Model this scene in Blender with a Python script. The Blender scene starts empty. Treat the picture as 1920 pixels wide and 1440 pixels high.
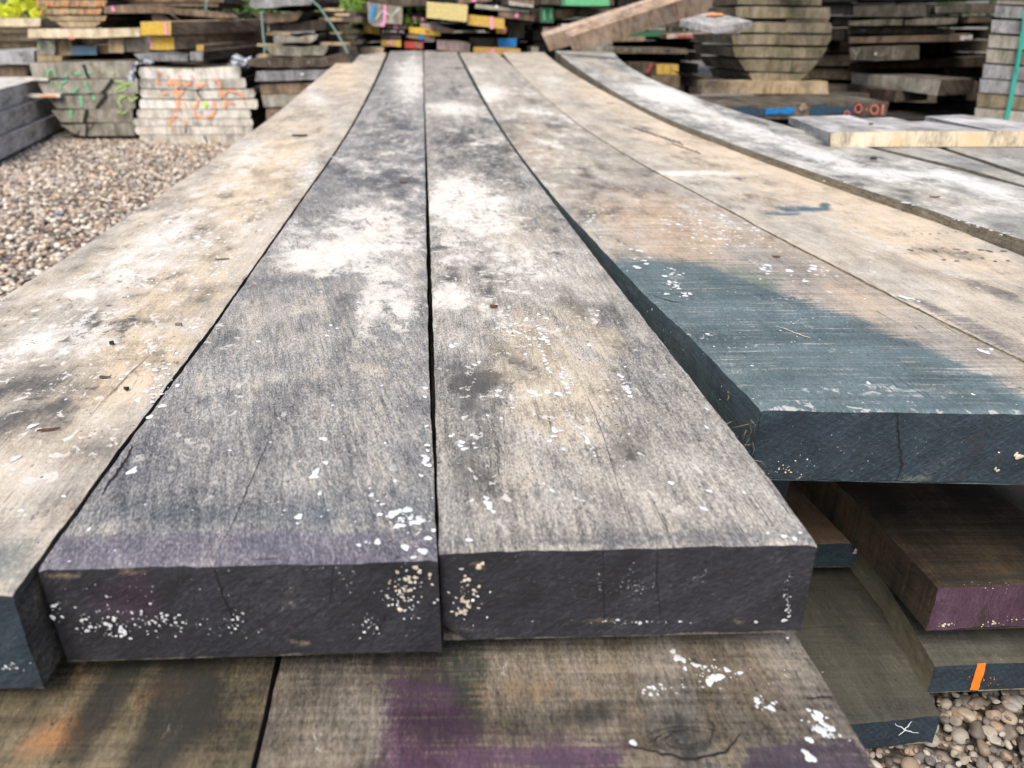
import bpy, math, random
import numpy as np
from mathutils import Vector, noise as mn

sc = bpy.context.scene
R = math.radians
rng = random.Random(7)

# ---------------------------------------------------------------- camera, world, sun, exposure
H = 0.87            # camera height above the gravel
PITCH = R(25.0)
F = 1445.0          # focal length in pixels of the 1920 px wide photograph
cp, sp = math.cos(PITCH), math.sin(PITCH)
cam_d = bpy.data.cameras.new("camera")
cam = bpy.data.objects.new("camera", cam_d)
sc.collection.objects.link(cam)
cam.location = (0, 0, H)
cam.rotation_euler = (R(90) - PITCH, 0, 0)
cam_d.sensor_width = 36
cam_d.lens = 36 * F / 1920
cam_d.clip_start = 0.02
cam_d.clip_end = 600
cam_d.dof.use_dof = True
cam_d.dof.focus_distance = 0.95
cam_d.dof.aperture_fstop = 5.4
sc.camera = cam

SUN_EL, SUN_AZ = 56.0, -160.0     # azimuth from +Y, negative = left
w = bpy.data.worlds.new("World"); sc.world = w; w.use_nodes = True
nt = w.node_tree
bg = nt.nodes["Background"]
sky = nt.nodes.new("ShaderNodeTexSky"); sky.sky_type = 'NISHITA'; sky.sun_disc = False
sky.sun_elevation = R(SUN_EL); sky.sun_rotation = R(SUN_AZ)
sky.air_density = 1.0; sky.dust_density = 3.5; sky.ozone_density = 1.0
nt.links.new(sky.outputs[0], bg.inputs[0]); bg.inputs[1].default_value = 0.12
sd = bpy.data.lights.new("sun", 'SUN'); sd.energy = 2.1; sd.angle = R(35); sd.color = (1, .915, .80)
so = bpy.data.objects.new("sun", sd); sc.collection.objects.link(so)
dv = Vector((math.sin(R(SUN_AZ)) * math.cos(R(SUN_EL)), math.cos(R(SUN_AZ)) * math.cos(R(SUN_EL)), math.sin(R(SUN_EL))))
so.rotation_euler = dv.to_track_quat('Z', 'Y').to_euler()
sc.view_settings.view_transform = 'Standard'
sc.view_settings.look = 'None'
sc.view_settings.exposure = 0.90
sc.view_settings.gamma = 1
sc.cycles.max_bounces = 6

# ---------------------------------------------------------------- measuring helpers
def ray(px, py):
    u = (px - 960) / F; v = (py - 720) / F
    return u, cp - v * sp, sp + v * cp          # X, Y, down
def on_h(px, py, h):                             # point of that view line h below the camera
    x, y, d = ray(px, py); s = h / d
    return np.array((x * s, y * s, H - h))
def on_Y(px, py, Y):
    x, y, d = ray(px, py); s = Y / y
    return np.array((x * s, Y, H - d * s))
def prof(Y):                                     # sag of the top layer: height below the camera
    if Y < 2.2: return .365
    if Y < 3.8: return .365 - .0327 * (Y - 2.2) ** 2 / 3.2
    return .365 - .0327 * (Y - 3.0)
def on_top(px, py, dh=0.0):
    h = .36
    for _ in range(30):
        p = on_h(px, py, h); h = .5 * h + .5 * (prof(p[1]) + dh)
    return on_h(px, py, h)
def proj(P):                                     # world points -> photograph pixels (to paint the stains where they lie)
    P = np.asarray(P); X = P[:, 0]; Y = P[:, 1]; D = H - P[:, 2]
    zc = Y * cp + D * sp; vc = D * cp - Y * sp
    zc = np.maximum(zc, 1e-3)
    return 960 + F * X / zc, 720 + F * vc / zc

# ---------------------------------------------------------------- node helpers
class NT:
    def __init__(s, name):
        s.m = bpy.data.materials.new(name); s.m.use_nodes = True
        s.t = s.m.node_tree; s.b = s.t.nodes["Principled BSDF"]
    def n(s, typ, **kw):
        x = s.t.nodes.new(typ)
        for k, v in kw.items(): setattr(x, k, v)
        return x
    def put(s, sock, v):
        if isinstance(v, bpy.types.NodeSocket): s.t.links.new(v, sock)
        else: sock.default_value = v
    def math(s, op, a, b=0.0, c=None, clamp=False):
        x = s.n("ShaderNodeMath", operation=op, use_clamp=clamp)
        s.put(x.inputs[0], a); s.put(x.inputs[1], b)
        if c is not None: s.put(x.inputs[2], c)
        return x.outputs[0]
    def add(s, a, b): return s.math('ADD', a, b)
    def mul(s, a, b): return s.math('MULTIPLY', a, b)
    def mad(s, a, b, c): return s.math('MULTIPLY_ADD', a, b, c)
    def step(s, v, lo, hi):
        x = s.n("ShaderNodeMapRange", interpolation_type='SMOOTHSTEP')
        s.put(x.inputs[0], v); x.inputs[1].default_value = lo; x.inputs[2].default_value = hi
        return x.outputs[0]
    def attr(s, name):
        x = s.n("ShaderNodeAttribute"); x.attribute_name = name; return x
    def sep(s, v):
        x = s.n("ShaderNodeSeparateColor"); s.put(x.inputs[0], v); return x.outputs
    def vmul(s, v, k):
        x = s.n("ShaderNodeVectorMath", operation='MULTIPLY'); s.put(x.inputs[0], v); x.inputs[1].default_value = k
        return x.outputs[0]
    def vadd(s, v, k):
        x = s.n("ShaderNodeVectorMath", operation='ADD'); s.put(x.inputs[0], v); s.put(x.inputs[1], k)
        return x.outputs[0]
    def noise(s, v, scale, detail=3, rough=.55, dist=0.0):
        x = s.n("ShaderNodeTexNoise"); s.put(x.inputs["Vector"], v); x.inputs["Scale"].default_value = scale
        x.inputs["Detail"].default_value = detail; x.inputs["Roughness"].default_value = rough
        x.inputs["Distortion"].default_value = dist
        return x.outputs
    def voro(s, v, scale, rand=1.0):
        x = s.n("ShaderNodeTexVoronoi"); s.put(x.inputs["Vector"], v); x.inputs["Scale"].default_value = scale
        x.inputs["Randomness"].default_value = rand
        return x.outputs
    def mix(s, f, a, b, mode='MIX'):
        x = s.n("ShaderNodeMix", data_type='RGBA', blend_type=mode)
        s.put(x.inputs[0], f)
        for i, v in ((6, a), (7, b)):
            s.put(x.inputs[i], v if isinstance(v, bpy.types.NodeSocket) else (*v[:3], 1))
        return x.outputs[2]
    def ramp(s, f, stops):
        x = s.n("ShaderNodeValToRGB"); s.put(x.inputs[0], f); e = x.color_ramp.elements
        while len(e) < len(stops): e.new(.5)
        for i, (p, c) in enumerate(stops): e[i].position = p; e[i].color = (*c[:3], 1)
        return x.outputs[0]
    def bump(s, h, strength=.5, dist=.001):
        x = s.n("ShaderNodeBump"); s.put(x.inputs["Height"], h)
        x.inputs["Strength"].default_value = strength; x.inputs["Distance"].default_value = dist
        s.t.links.new(x.outputs[0], s.b.inputs["Normal"])
    def out(s, col, rough=.8, spec=.3):
        s.put(s.b.inputs["Base Color"], col if isinstance(col, bpy.types.NodeSocket) else (*col[:3], 1))
        s.put(s.b.inputs["Roughness"], rough); s.b.inputs["Specular IOR Level"].default_value = spec
        return s.m

def wood(name, dark, mid, light, fib=1.0, med=.8, big=.6, saw=.0, tan=(.50, .36, .22), crust=(.61, .585, .54),
         bias=0.0, pits=.35, rough=.78, spec=.35, bumpd=.0012, slant=0.0, silver=.0, rings=0, flake=0, muck=(.075, .073, .07)):
    """weathered sawn timber; stains come from the painted masks mk (pale, dark, tan, speck) and pt (paint)"""
    N = NT(name)
    rest = N.attr("rest").outputs["Vector"]
    if slant:
        mp = N.n("ShaderNodeMapping"); N.put(mp.inputs[0], rest); mp.inputs["Rotation"].default_value = (0, 0, slant)
        g = mp.outputs[0]
    else: g = rest
    mk = N.attr("mk"); k = N.sep(mk.outputs["Color"]); spk = mk.outputs["Alpha"]
    pt = N.attr("pt")
    f1 = N.noise(N.vmul(g, (1, .34, 1)), 560, 4, .75)[0]
    f1b = N.noise(N.vmul(g, (1, .09, 1)), 210, 4, .65)[0]
    f2 = N.noise(N.vmul(g, (1, .45, 1)), 42, 6, .62, .6)[0]
    f3 = N.noise(N.vmul(g, (1, .5, 1)), 9, 5, .6, .5)[0]
    s1 = N.noise(N.vmul(rest, (.05, 1, .05)), 210, 3, .6)[0]
    s2 = N.noise(N.vmul(rest, (.035, 1, .05)), 60, 2, .5)[0]
    v = N.mad(N.add(f1, -.5), 1.75 * fib, .5 + bias)
    v = N.mad(N.add(f1b, -.5), .85 * fib, v)
    v = N.mad(N.add(f2, -.5), .75 * med, v)
    v = N.mad(N.add(f3, -.5), 1.2 * big, v)
    if saw: v = N.mad(N.add(s1, -.5), 1.2 * saw, v); v = N.mad(N.add(s2, -.5), .7 * saw, v)
    v = N.mad(k[0], .28, v)
    v = N.mad(k[1], -.30, v)
    col = N.ramp(v, [(.12, dark), (.5, mid), (.88, light)])
    # grey silvering in long drifts
    gf = N.step(N.noise(N.vadd(N.vmul(g, (1, .25, 1)), (4, 8, 2)), 13, 5, .65)[0], .40, .62)
    col = N.mix(N.mul(gf, silver), col, N.ramp(v, [(.15, (.07, .07, .075)), (.5, (.23, .228, .225)), (.85, (.46, .455, .44))]))
    # warm wood showing through
    tf = N.step(N.mad(N.add(f2, -.5), 1.3, N.mad(N.add(f1, -.5), 1.0, N.mad(N.add(f3, -.5), .8, k[2]))), .2, 1.05)
    tcol = N.mix(N.step(v, .25, .7), [c * .55 for c in tan], tan)
    col = N.mix(N.mul(tf, .68), col, tcol)
    # dark mould
    sn = N.noise(N.vmul(g, (1, .6, 1)), 160, 4, .75)[0]
    df = N.step(N.mad(N.add(sn, -.5), 2.2, N.mad(N.add(f1, -.5), 2.2, N.mad(N.add(f2, -.5), 1.3, k[1]))), .42, 1.0)
    col = N.mix(N.mul(df, .70), col, muck)
    # pale crust of lichen and bird lime with ragged edges
    cf = N.step(N.mad(N.add(f2, -.5), 2.0, N.mad(N.add(f3, -.5), .9, N.mad(N.add(f1, -.5), 1.5, k[0]))), .48, .92)
    ccol = N.mix(f2, [c * .8 for c in crust], [min(1, c * 1.12) for c in crust])
    ccol = N.mix(N.step(f1, .62, .75), ccol, mid)
    col = N.mix(N.mul(cf, .68), col, ccol)
    # drying checks along the grain
    ck = N.noise(N.vmul(g, (1, .022, 1)), 95, 2, .5)[0]
    ckm = N.mul(N.step(N.math('ABSOLUTE', N.add(ck, -.5)), .010, .001), N.step(N.noise(N.vadd(g, (1, 2, 3)), 12, 2)[0], .52, .62))
    col = N.mix(N.mul(ckm, .75), col, (.03, .027, .025))
    # paint
    pf = N.mul(pt.outputs["Alpha"], N.step(N.mad(N.add(f1, -.5), -.9, N.mad(N.add(s1, -.5), -4.4 * max(saw, .12), N.mad(N.add(f2, -.5), -.6, pt.outputs["Alpha"]))), .25, .8))
    pcol = N.mix(N.step(f1, .3, .75), N.mix(.5, pt.outputs["Color"], (0, 0, 0)), pt.outputs["Color"])
    glaze = N.mix(1, N.mix(1, col, (3.4, 3.4, 3.4), 'MULTIPLY'), pcol, 'MULTIPLY')
    pv = N.noise(N.vmul(rest, (.5, 1, 1)), 17, 4, .6)[0]
    pcol = N.mix(N.step(pv, .35, .68), N.mix(.35, pcol, (.01, .012, .02)), N.mix(.16, pcol, (.42, .46, .50)))
    pcol = N.mix(.62, pcol, glaze)
    col = N.mix(N.mul(pf, .92), col, pcol)
    # small crisp flakes of residue and dirt
    if flake:
        fl = N.noise(N.vadd(N.vmul(g, (1, .7, 1)), (2, 6, 1)), 70, 5, .68, .4)[0]
        fm = N.step(N.noise(N.vadd(g, (8, 3, 5)), 6, 3)[0], .42, .60); gate = N.step(N.add(k[0], k[1]), .12, .42)
        w1 = N.mul(N.step(N.mad(k[0], .10, N.mad(fm, .05, fl)), .635, .66), N.mul(gate, flake))
        col = N.mix(w1, col, [c * .98 for c in crust])
        w2 = N.mul(N.step(N.mad(k[1], .08, N.math('SUBTRACT', 1.0, fl)), .645, .67), N.mul(gate, flake))
        col = N.mix(w2, col, [c * .8 for c in muck])
    # pits and specks
    warp = N.vadd(N.vmul(rest, (1, 1, 1)), N.vmul(N.noise(rest, 160, 2)[1], (.006, .006, .006)))
    for sc_, lim in ((105, .30), (260, .26)):
        vo = N.voro(warp, sc_); rnd = N.sep(vo[1])
        near = N.math('LESS_THAN', vo[0], N.mul(rnd[1], lim))
        sel = N.math('LESS_THAN', rnd[0], N.mul(spk, .9))
        col = N.mix(N.mul(near, sel), col, (.74, .76, .78))
    vo = N.voro(N.vadd(rest, (3.3, 1.7, .4)), 150); rnd = N.sep(vo[1])
    near = N.math('LESS_THAN', vo[0], N.mul(rnd[1], .24)); sel = N.math('LESS_THAN', rnd[0], pits * .4)
    col = N.mix(N.mul(N.mul(near, sel), .8), col, (.02, .018, .016))
    if rings:
        x = N.n("ShaderNodeVectorMath", operation='LENGTH'); N.put(x.inputs[0], N.vadd(N.vmul(rest, (1, 1, 0)), (.05, .55, 0)))
        rg = N.math('SINE', N.mad(x.outputs["Value"], 900, N.mul(f2, 9)))
        col = N.mix(N.mul(N.step(rg, -.2, 1), rings), col, N.mix(1, col, (2.6, 2.5, 2.4), 'MULTIPLY'))
        bl = N.step(N.noise(N.vadd(rest, (7, 7, 7)), 22, 4, .6)[0], .45, .68); col = N.mix(N.mul(bl, .3), col, N.mix(1, col, (1.9, 1.8, 1.9), 'MULTIPLY'))
    h = N.mad(f1, .7, N.mad(f1b, .5, N.mad(f2, .6, N.mad(cf, .35, N.mul(s1, 1.2 * saw)))))
    N.bump(h, .75, bumpd)
    return N.out(col, rough, spec)

def plain_wood(name, a, b, c=None, scale=1.0, stripes=0.0, rough=.85):
    """cheaper timber for the piles in the distance"""
    N = NT(name); rest = N.attr("rest").outputs["Vector"]
    info = N.n("ShaderNodeObjectInfo")
    r = N.vadd(rest, N.vmul(info.outputs["Location"], (7, 7, 7)))
    f2 = N.noise(N.vmul(r, (1, .25, 1)), 22 * scale, 5, .65)[0]
    f3 = N.noise(r, 5 * scale, 4, .6)[0]
    f1 = N.noise(N.vmul(r, (1, .3, 1)), 130, 3, .7)[0]
    v = N.mad(N.add(f2, -.5), 1.3, N.mad(N.add(f3, -.5), 1.1, N.mad(N.add(f1, -.5), .7, .5)))
    rnd = N.mad(N.add(info.outputs["Random"], -.5), .25, v)
    col = N.ramp(rnd, [(.2, [x * .45 for x in a]), (.5, a), (.85, b)])
    if c: col = N.mix(N.step(N.noise(N.vadd(r, (5, 2, 9)), 9, 4)[0], .54, .68), col, c)
    N.bump(N.mad(f2, 1.0, N.mul(f1, .6)), .8, .004)
    return N.out(col, rough, .25)

def paint_mat(name, col, rough=.6, var=.25):
    N = NT(name); tc = N.n("ShaderNodeTexCoord").outputs["Object"]
    f = N.noise(tc, 60, 4, .7)[0]
    c = N.mix(N.step(f, .35, .7), [x * (1 - var) for x in col], [min(1, x * (1 + var * .6)) for x in col])
    N.bump(f, .4, .001)
    return N.out(c, rough, .35)

# ---------------------------------------------------------------- mesh helpers
def tag(o, label=None, cat=None, group=None, kind=None):
    if label: o['label'] = label
    if cat: o['category'] = cat; kind = kind or 'thing'
    if group: o['group'] = group
    if kind: o['kind'] = kind
    return o
def set_attr(me, name, arr, typ):
    a = me.attributes.new(name, typ, 'POINT')
    arr = np.ascontiguousarray(arr, dtype=np.float32)
    a.data.foreach_set('vector' if typ == 'FLOAT_VECTOR' else 'color', arr.ravel())
class MB:
    """collects faces; build() links them as ONE mesh object"""
    def __init__(s): s.v = []; s.f = []; s.m = []; s.r = []; s.mk = []; s.pt = []; s.sm = []
    def add(s, vs, fs, mi=0, rest=None, mk=None, pt=None, smooth=False):
        o = len(s.v); s.v.extend([tuple(map(float, p)) for p in vs])
        s.r.extend([tuple(map(float, p)) for p in (rest if rest is not None else vs)])
        s.mk.extend(mk if mk is not None else [(0, 0, 0, 0)] * len(vs))
        s.pt.extend(pt if pt is not None else [(0, 0, 0, 0)] * len(vs))
        s.f.extend([tuple(i + o for i in f) for f in fs]); s.m.extend([mi] * len(fs)); s.sm.extend([smooth] * len(fs))
    def build(s, name, mats, parent=None, origin=None):
        me = bpy.data.meshes.new(name)
        o0 = np.array(origin if origin is not None else (0, 0, 0), float)
        V = np.array(s.v) - o0
        me.from_pydata(V.tolist(), [], s.f)
        for m in (mats if isinstance(mats, (list, tuple)) else [mats]): me.materials.append(m)
        me.polygons.foreach_set('material_index', s.m)
        me.polygons.foreach_set('use_smooth', s.sm)
        set_attr(me, 'rest', s.r, 'FLOAT_VECTOR'); set_attr(me, 'mk', s.mk, 'FLOAT_COLOR'); set_attr(me, 'pt', s.pt, 'FLOAT_COLOR')
        me.update()
        ob = bpy.data.objects.new(name, me); sc.collection.objects.link(ob)
        ob.location = o0
        if parent: ob.parent = parent
        return ob

# stain masks -------------------------------------------------------------------------------
CH = {'pale': 0, 'dark': 1, 'tan': 2, 'speck': 3}
def fbm(v, f, o):
    q = v * f; return mn.noise(q + o) + .5 * mn.noise(q * 2.1 + o) + .28 * mn.noise(q * 4.3 + o)
def eval_masks(P, feats, base):
    x, y = proj(P); n = len(x)
    mk = np.zeros((n, 4)); pt = np.zeros((n, 4)); mk[:] = base
    if not feats: return mk, pt
    o1, o2 = Vector((3, 1, 7)), Vector((9, 4, 2))
    W1 = np.array([fbm(Vector((p[0] + .1 * p[1], p[1] * .6, p[2])), 11, o1) for p in P])
    W2 = np.array([fbm(Vector((p[0] + .1 * p[1], p[1] * .5, p[2])), 30, o2) for p in P])
    for f in feats:
        kind, cx, cy, rx, ry, ang, val = f[:7]
        a = math.radians(ang); dx, dy = x - cx, y - cy
        ex = (dx * math.cos(a) + dy * math.sin(a)) / rx; ey = (-dx * math.sin(a) + dy * math.cos(a)) / ry
        d = np.sqrt(ex * ex + ey * ey) + .42 * W1 + .30 * W2
        if kind == 'paint':
            soft = f[8] if len(f) > 8 else .35
            m = np.clip((1 - d) / soft, 0, 1) * val
            hit = m > pt[:, 3]
            pt[hit, :3] = f[7]; pt[hit, 3] = m[hit]
        else:
            m = np.clip((1.35 - d) / 1.1, 0, 1); m = m * m * (3 - 2 * m)
            if kind == 'blotch':
                q = W1 * .7 + W2 * .8
                mk[:, 0] += m * val * np.clip(q, 0, 1) * 1.5; mk[:, 1] += m * val * np.clip(-q, 0, 1) * .8
            else: mk[:, CH[kind]] += m * val * (.8 if kind == 'dark' else .9)
    return np.clip(mk, 0, 1.2), pt

def poly_paint(P, poly, col, val, pt, soft=6):
    x, y = proj(P); poly = np.array(poly, float); inside = np.ones(len(x)) * 1e9
    n = len(poly)                                   # convex polygon, any winding
    c = poly.mean(0)
    for i in range(n):
        a, b = poly[i], poly[(i + 1) % n]; e = b - a; nn = np.array((-e[1], e[0])); nn /= np.linalg.norm(nn)
        if np.dot(c - a, nn) < 0: nn = -nn
        inside = np.minimum(inside, (x - a[0]) * nn[0] + (y - a[1]) * nn[1])
    wv = np.array([fbm(Vector((p[0] + .1 * p[1], p[1] * .6, p[2])), 22, Vector((5, 5, 1))) for p in P])
    m = np.clip((inside + wv * soft * .35) / soft + .6, 0, 1) * val
    hit = m > pt[:, 3]; pt[hit, :3] = col; pt[hit, 3] = m[hit]

def rest_of(P):
    P = np.asarray(P); return np.stack([P[:, 0] + .1 * P[:, 1], P[:, 1], P[:, 2]], 1)

def plank(name, label, cat, left, right, topfun, t, mats, feats=(), base=(0, 0, 0, 0), polys=(), Yfar=None, group=None,
          endfeats=(), edge_pale=0, res=.006, splats=(), lines=(), wander=.0009, seed=0, chamfer=None):
    """a board whose two top edges were measured as pixel lines; topfun(px,py)->3D point on its top.
       mats = top, side, end, splash, crack"""
    L = np.array([topfun(*p) for p in left]); Rr = np.array([topfun(*p) for p in right])
    L = L[np.argsort(L[:, 1])]; Rr = Rr[np.argsort(Rr[:, 1])]
    def smooth(E):
        q = np.log(E[:, 1] + .3); w_ = 1 / (E[:, 1] + .1); dg = min(4, len(E) - 2) if len(E) > 7 else 1
        if len(E) <= 7: return E
        c_ = np.polyfit(q, E[:, 0], dg, w=w_); ff = np.polyval(c_, q); o_ = E.copy(); o_[:, 0] = .25 * E[:, 0] + .75 * ff
        yy = np.linspace(E[0, 1], E[-1, 1], 160); qq = np.log(yy + .3)
        return np.stack([yy, yy, yy], 1)[:, :1].repeat(3, 1) * 0 + np.stack([.25 * np.interp(yy, E[:, 1], E[:, 0]) + .75 * np.polyval(c_, qq), yy, yy * 0], 1)
    L, Rr = smooth(L), smooth(Rr)
    yl0, yr0, yl1, yr1 = L[0, 1], Rr[0, 1], L[-1, 1], Rr[-1, 1]
    wmean = abs(np.interp(1.0, Rr[:, 1], Rr[:, 0]) - np.interp(1.0, L[:, 1], L[:, 0]))
    ys = [0.0]; span = yl1 - yl0
    while ys[-1] < 1:
        Yc = yl0 + span * ys[-1]
        ys.append(ys[-1] + max(res, res * .9 * Yc * Yc * 1.2) / span)
    ys[-1] = 1.0; ys = np.array(ys); nv = len(ys)
    nu = max(8, int(wmean / (res * 1.15)))
    us = np.linspace(0, 1, nu)
    def jit(a, b, amp, f=18): return (mn.noise(Vector((a * f, b * f, seed * 3.7))) + .5 * mn.noise(Vector((a * f * 3.1, b * f * 3.1, seed)))) * amp
    top = np.zeros((nv, nu, 3))
    for i, s in enumerate(ys):
        YL = yl0 + (yl1 - yl0) * s; YR = yr0 + (yr1 - yr0) * s
        XL = np.interp(YL, L[:, 1], L[:, 0]) + jit(YL, 0, wander * 1.3); XR = np.interp(YR, Rr[:, 1], Rr[:, 0]) + jit(YR, 5, wander * 1.3)
        for j, u in enumerate(us):
            X = XL + (XR - XL) * u; Y = YL + (YR - YL) * u
            if i == 0: Y += jit(u * .6, 9, .0022, 10) + jit(u, 2, .0011, 60)
            z = H - topz(Y, topfun)
            ed = min(u, 1 - u) * wmean
            z += jit(X, Y * .4, .0007, 14)
            if ed < .004: z -= .0016 + jit(Y, u, .001, 60)
            if i == 0: z -= .0012
            top[i, j] = (X, Y, z)
    mb = MB(); nb = 5
    zt = np.linspace(0, 1, nb)
    def mk_all(V, fe, base=base):
        mk, pt = eval_masks(V, fe, base)
        return mk, pt
    V = top.reshape(-1, 3); fs = [(i * nu + j, i * nu + j + 1, (i + 1) * nu + j + 1, (i + 1) * nu + j) for i in range(nv - 1) for j in range(nu - 1)]
    mk, pt = mk_all(V, feats)
    if edge_pale: mk[:nu, 0] += edge_pale; mk[nu:2 * nu, 0] += edge_pale * .6; pt[:nu, 3] *= .4
    for pl in polys: poly_paint(V, pl[0], pl[1], pl[2], pt, *(pl[3:] or ()))
    mb.add(V, fs, 0, rest_of(V), mk.tolist(), pt.tolist(), True)
    # sides
    for side in (0, nu - 1):
        col = top[:, side]
        V = np.zeros((nv, nb, 3))
        for b in range(nb):
            V[:, b] = col; V[:, b, 2] -= t * zt[b]
            if 0 < b < nb - 1:
                V[:, b, 0] += np.array([jit(c[1], b, .0012, 25) for c in col])
        if chamfer and ((side == 0) == (chamfer[0] == 'L')):
            V[:, -1, 0] += chamfer[1] * (1 if side == 0 else -1)
        V = V.reshape(-1, 3)
        fs = []
        for i in range(nv - 1):
            for b in range(nb - 1):
                q = (i * nb + b, (i + 1) * nb + b, (i + 1) * nb + b + 1, i * nb + b + 1)
                fs.append(q if side == 0 else q[::-1])
        rr = rest_of(V); rr = np.stack([rr[:, 2], rr[:, 1], rr[:, 0]], 1)
        mk, pt = mk_all(V, [f for f in endfeats if f[0] != 'speckend'])
        for pl in polys:
            if len(pl) > 9: poly_paint(V, pl[0], pl[1], pl[2], pt, pl[3])
        mb.add(V, fs, 1, rr, mk.tolist(), pt.tolist(), False)
    # bottom
    a, b_, c, d = top[0, 0].copy(), top[0, -1].copy(), None, None
    Vb = []
    for i in range(nv):
        for j in (0, nu - 1):
            p = top[i, j].copy(); p[2] -= t; Vb.append(p)
    mb.add(Vb, [(2 * i, 2 * i + 2, 2 * i + 3, 2 * i + 1) for i in range(nv - 1)], 1, rest_of(np.array(Vb)))
    # ends
    nz = max(6, int(t / .005))
    for end in (0, nv - 1):
        V = np.zeros((nz, nu, 3)); ch = chamfer[1] if chamfer else 0
        for k in range(nz):
            q = k / (nz - 1)
            V[k] = top[end]; V[k, :, 2] -= t * q
            if end == 0 and 0 < k:
                for j in range(nu):
                    V[k, j, 1] += jit(us[j] * .5, q * .1, .0014, 30)
                    if k == nz - 1: V[k, j, 2] += jit(us[j] * .5, 3, .0022, 14)
            if chamfer and end == 0:
                e = ch * max(0, (q - .82) / .18)
                V[k, :, 0] += e * ((1 - us) if chamfer[0] == 'L' else -us)
        V = V.reshape(-1, 3)
        fs = [(k * nu + j, (k + 1) * nu + j, (k + 1) * nu + j + 1, k * nu + j + 1) for k in range(nz - 1) for j in range(nu - 1)]
        if end: fs = [f[::-1] for f in fs]
        mk, pt = mk_all(V, endfeats if end == 0 else [], (0, 0, 0, 0))
        rr = rest_of(V); rr = np.stack([rr[:, 0], rr[:, 2], rr[:, 1]], 1)
        mb.add(V, fs, 2, rr, mk.tolist(), pt.tolist(), True)
    # splashes of lime and paint, real low relief blobs
    yend = .5 * (yl0 + yr0)
    for s_ in splats:
        px, py, r = s_[:3]; where = s_[3] if len(s_) > 3 else 'top'; mi = s_[4] if len(s_) > 4 else 3
        n = 11 if r > 3 else 7
        if where == 'top':
            c = topfun(px, py); sc_ = (c[1] * cp + (H - c[2]) * sp) / F
            if c[1] < min(yl0, yr0) + .003: continue
            ax, ay = np.array((1, 0, 0)), np.array((-.1, 1, 0)); nr = np.array((0, 0, 1.))
        else:
            c = on_Y(px, py, yend); yy = np.interp(c[0], [L[0, 0], Rr[0, 0]], [yl0, yr0]); c = on_Y(px, py, yy - .0016)
            sc_ = (c[1] * cp + (H - c[2]) * sp) / F
            ax, ay = np.array((1, (yr0 - yl0) / max(.05, Rr[0, 0] - L[0, 0]), 0)), np.array((0, 0, 1.)); nr = np.array((0, -1., 0))
        c = c + nr * rng.uniform(0, .0006)
        rad = r * sc_; ph = rng.random() * 6; hgt = min(.0004, rad * .08)
        el = rng.uniform(.8, 1.5) if where == 'top' else rng.uniform(.75, 1.25)
        rad *= 1 if where == 'top' else .85
        ring = []; ring2 = []
        for q in range(n):
            aa = q / n * 2 * math.pi; rr_ = rad * (1 + .22 * math.sin(aa * 2 + ph) + .16 * math.sin(aa * 3 + ph * 2) + rng.uniform(-.1, .1))
            o_ = ax * math.cos(aa) * rr_ + ay * math.sin(aa) * rr_ * el
            ring.append(c + o_ + nr * .0003 - (0 if where != 'top' else 0)); ring2.append(c + o_ * .8 + nr * (hgt + .0003))
        VV = ring + ring2 + [c + nr * (hgt * 1.1 + .0003)]
        fs = [(q, (q + 1) % n, n + (q + 1) % n, n + q) for q in range(n)] + [(n + q, n + (q + 1) % n, 2 * n) for q in range(n)]
        if where != 'top': fs = [f[::-1] for f in fs]
        mb.add(VV, fs, mi, None, None, None, True)
    # cracks
    for ln in lines:
        pts, wpx, where = ln[:3]; mi = ln[3] if len(ln) > 3 else 4
        C = []
        for (px, py) in pts:
            if where == 'top': C.append(topfun(px, py) + np.array((0, 0, .0007)))
            else:
                c = on_Y(px, py, yend); yy = np.interp(c[0], [L[0, 0], Rr[0, 0]], [yl0, yr0]); C.append(on_Y(px, py, yy - .0016))
        D_ = []
        for a, b in zip(C[:-1], C[1:]):
            for q in range(6): D_.append(a + (b - a) * q / 6)
        D_.append(C[-1]); VV = []
        for q, c in enumerate(D_):
            nx = D_[min(q + 1, len(D_) - 1)] - D_[max(q - 1, 0)]
            nrm = np.array((0, 0, 1.)) if where == 'top' else np.array((0, -1., 0))
            sd_ = np.cross(nrm, nx); sd_ /= (np.linalg.norm(sd_) + 1e-9)
            sc_ = (c[1] * cp + (H - c[2]) * sp) / F
            ww = wpx * sc_ * .5 * ((.35 + .65 * math.sin(math.pi * (q + .6) / (len(D_) + .2))) * rng.uniform(.7, 1.2) if wpx < 10 else rng.uniform(.42, .5))
            jj = sd_ * rng.uniform(-.5, .5) * wpx * sc_ * (1 if wpx < 10 else .05)
            VV += [c - sd_ * ww + jj, c + sd_ * ww + jj]
        off = rng.uniform(0, .0006); VV = [p + (np.array((0, 0, off)) if where == 'top' else np.array((0, -off, 0))) for p in VV]
        mb.add(VV, [(2 * q, 2 * q + 1, 2 * q + 3, 2 * q + 2) for q in range(len(D_) - 1)], mi)
    org = (.5 * (L[0, 0] + Rr[0, 0]), yl0, H - topz(yl0, topfun) - t)
    ob = mb.build(name, mats, origin=org)
    return tag(ob, label, cat, group)

def topz(Y, topfun):
    if hasattr(topfun, 'h'): return topfun.h
    return prof(Y) + getattr(topfun, 'dh', 0)
def TOP(dh=0.0):
    def f(px, py): return on_top(px, py, dh)
    f.dh = dh; return f
def LEVEL(h):
    def f(px, py): return on_h(px, py, h)
    f.h = h; return f

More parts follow.
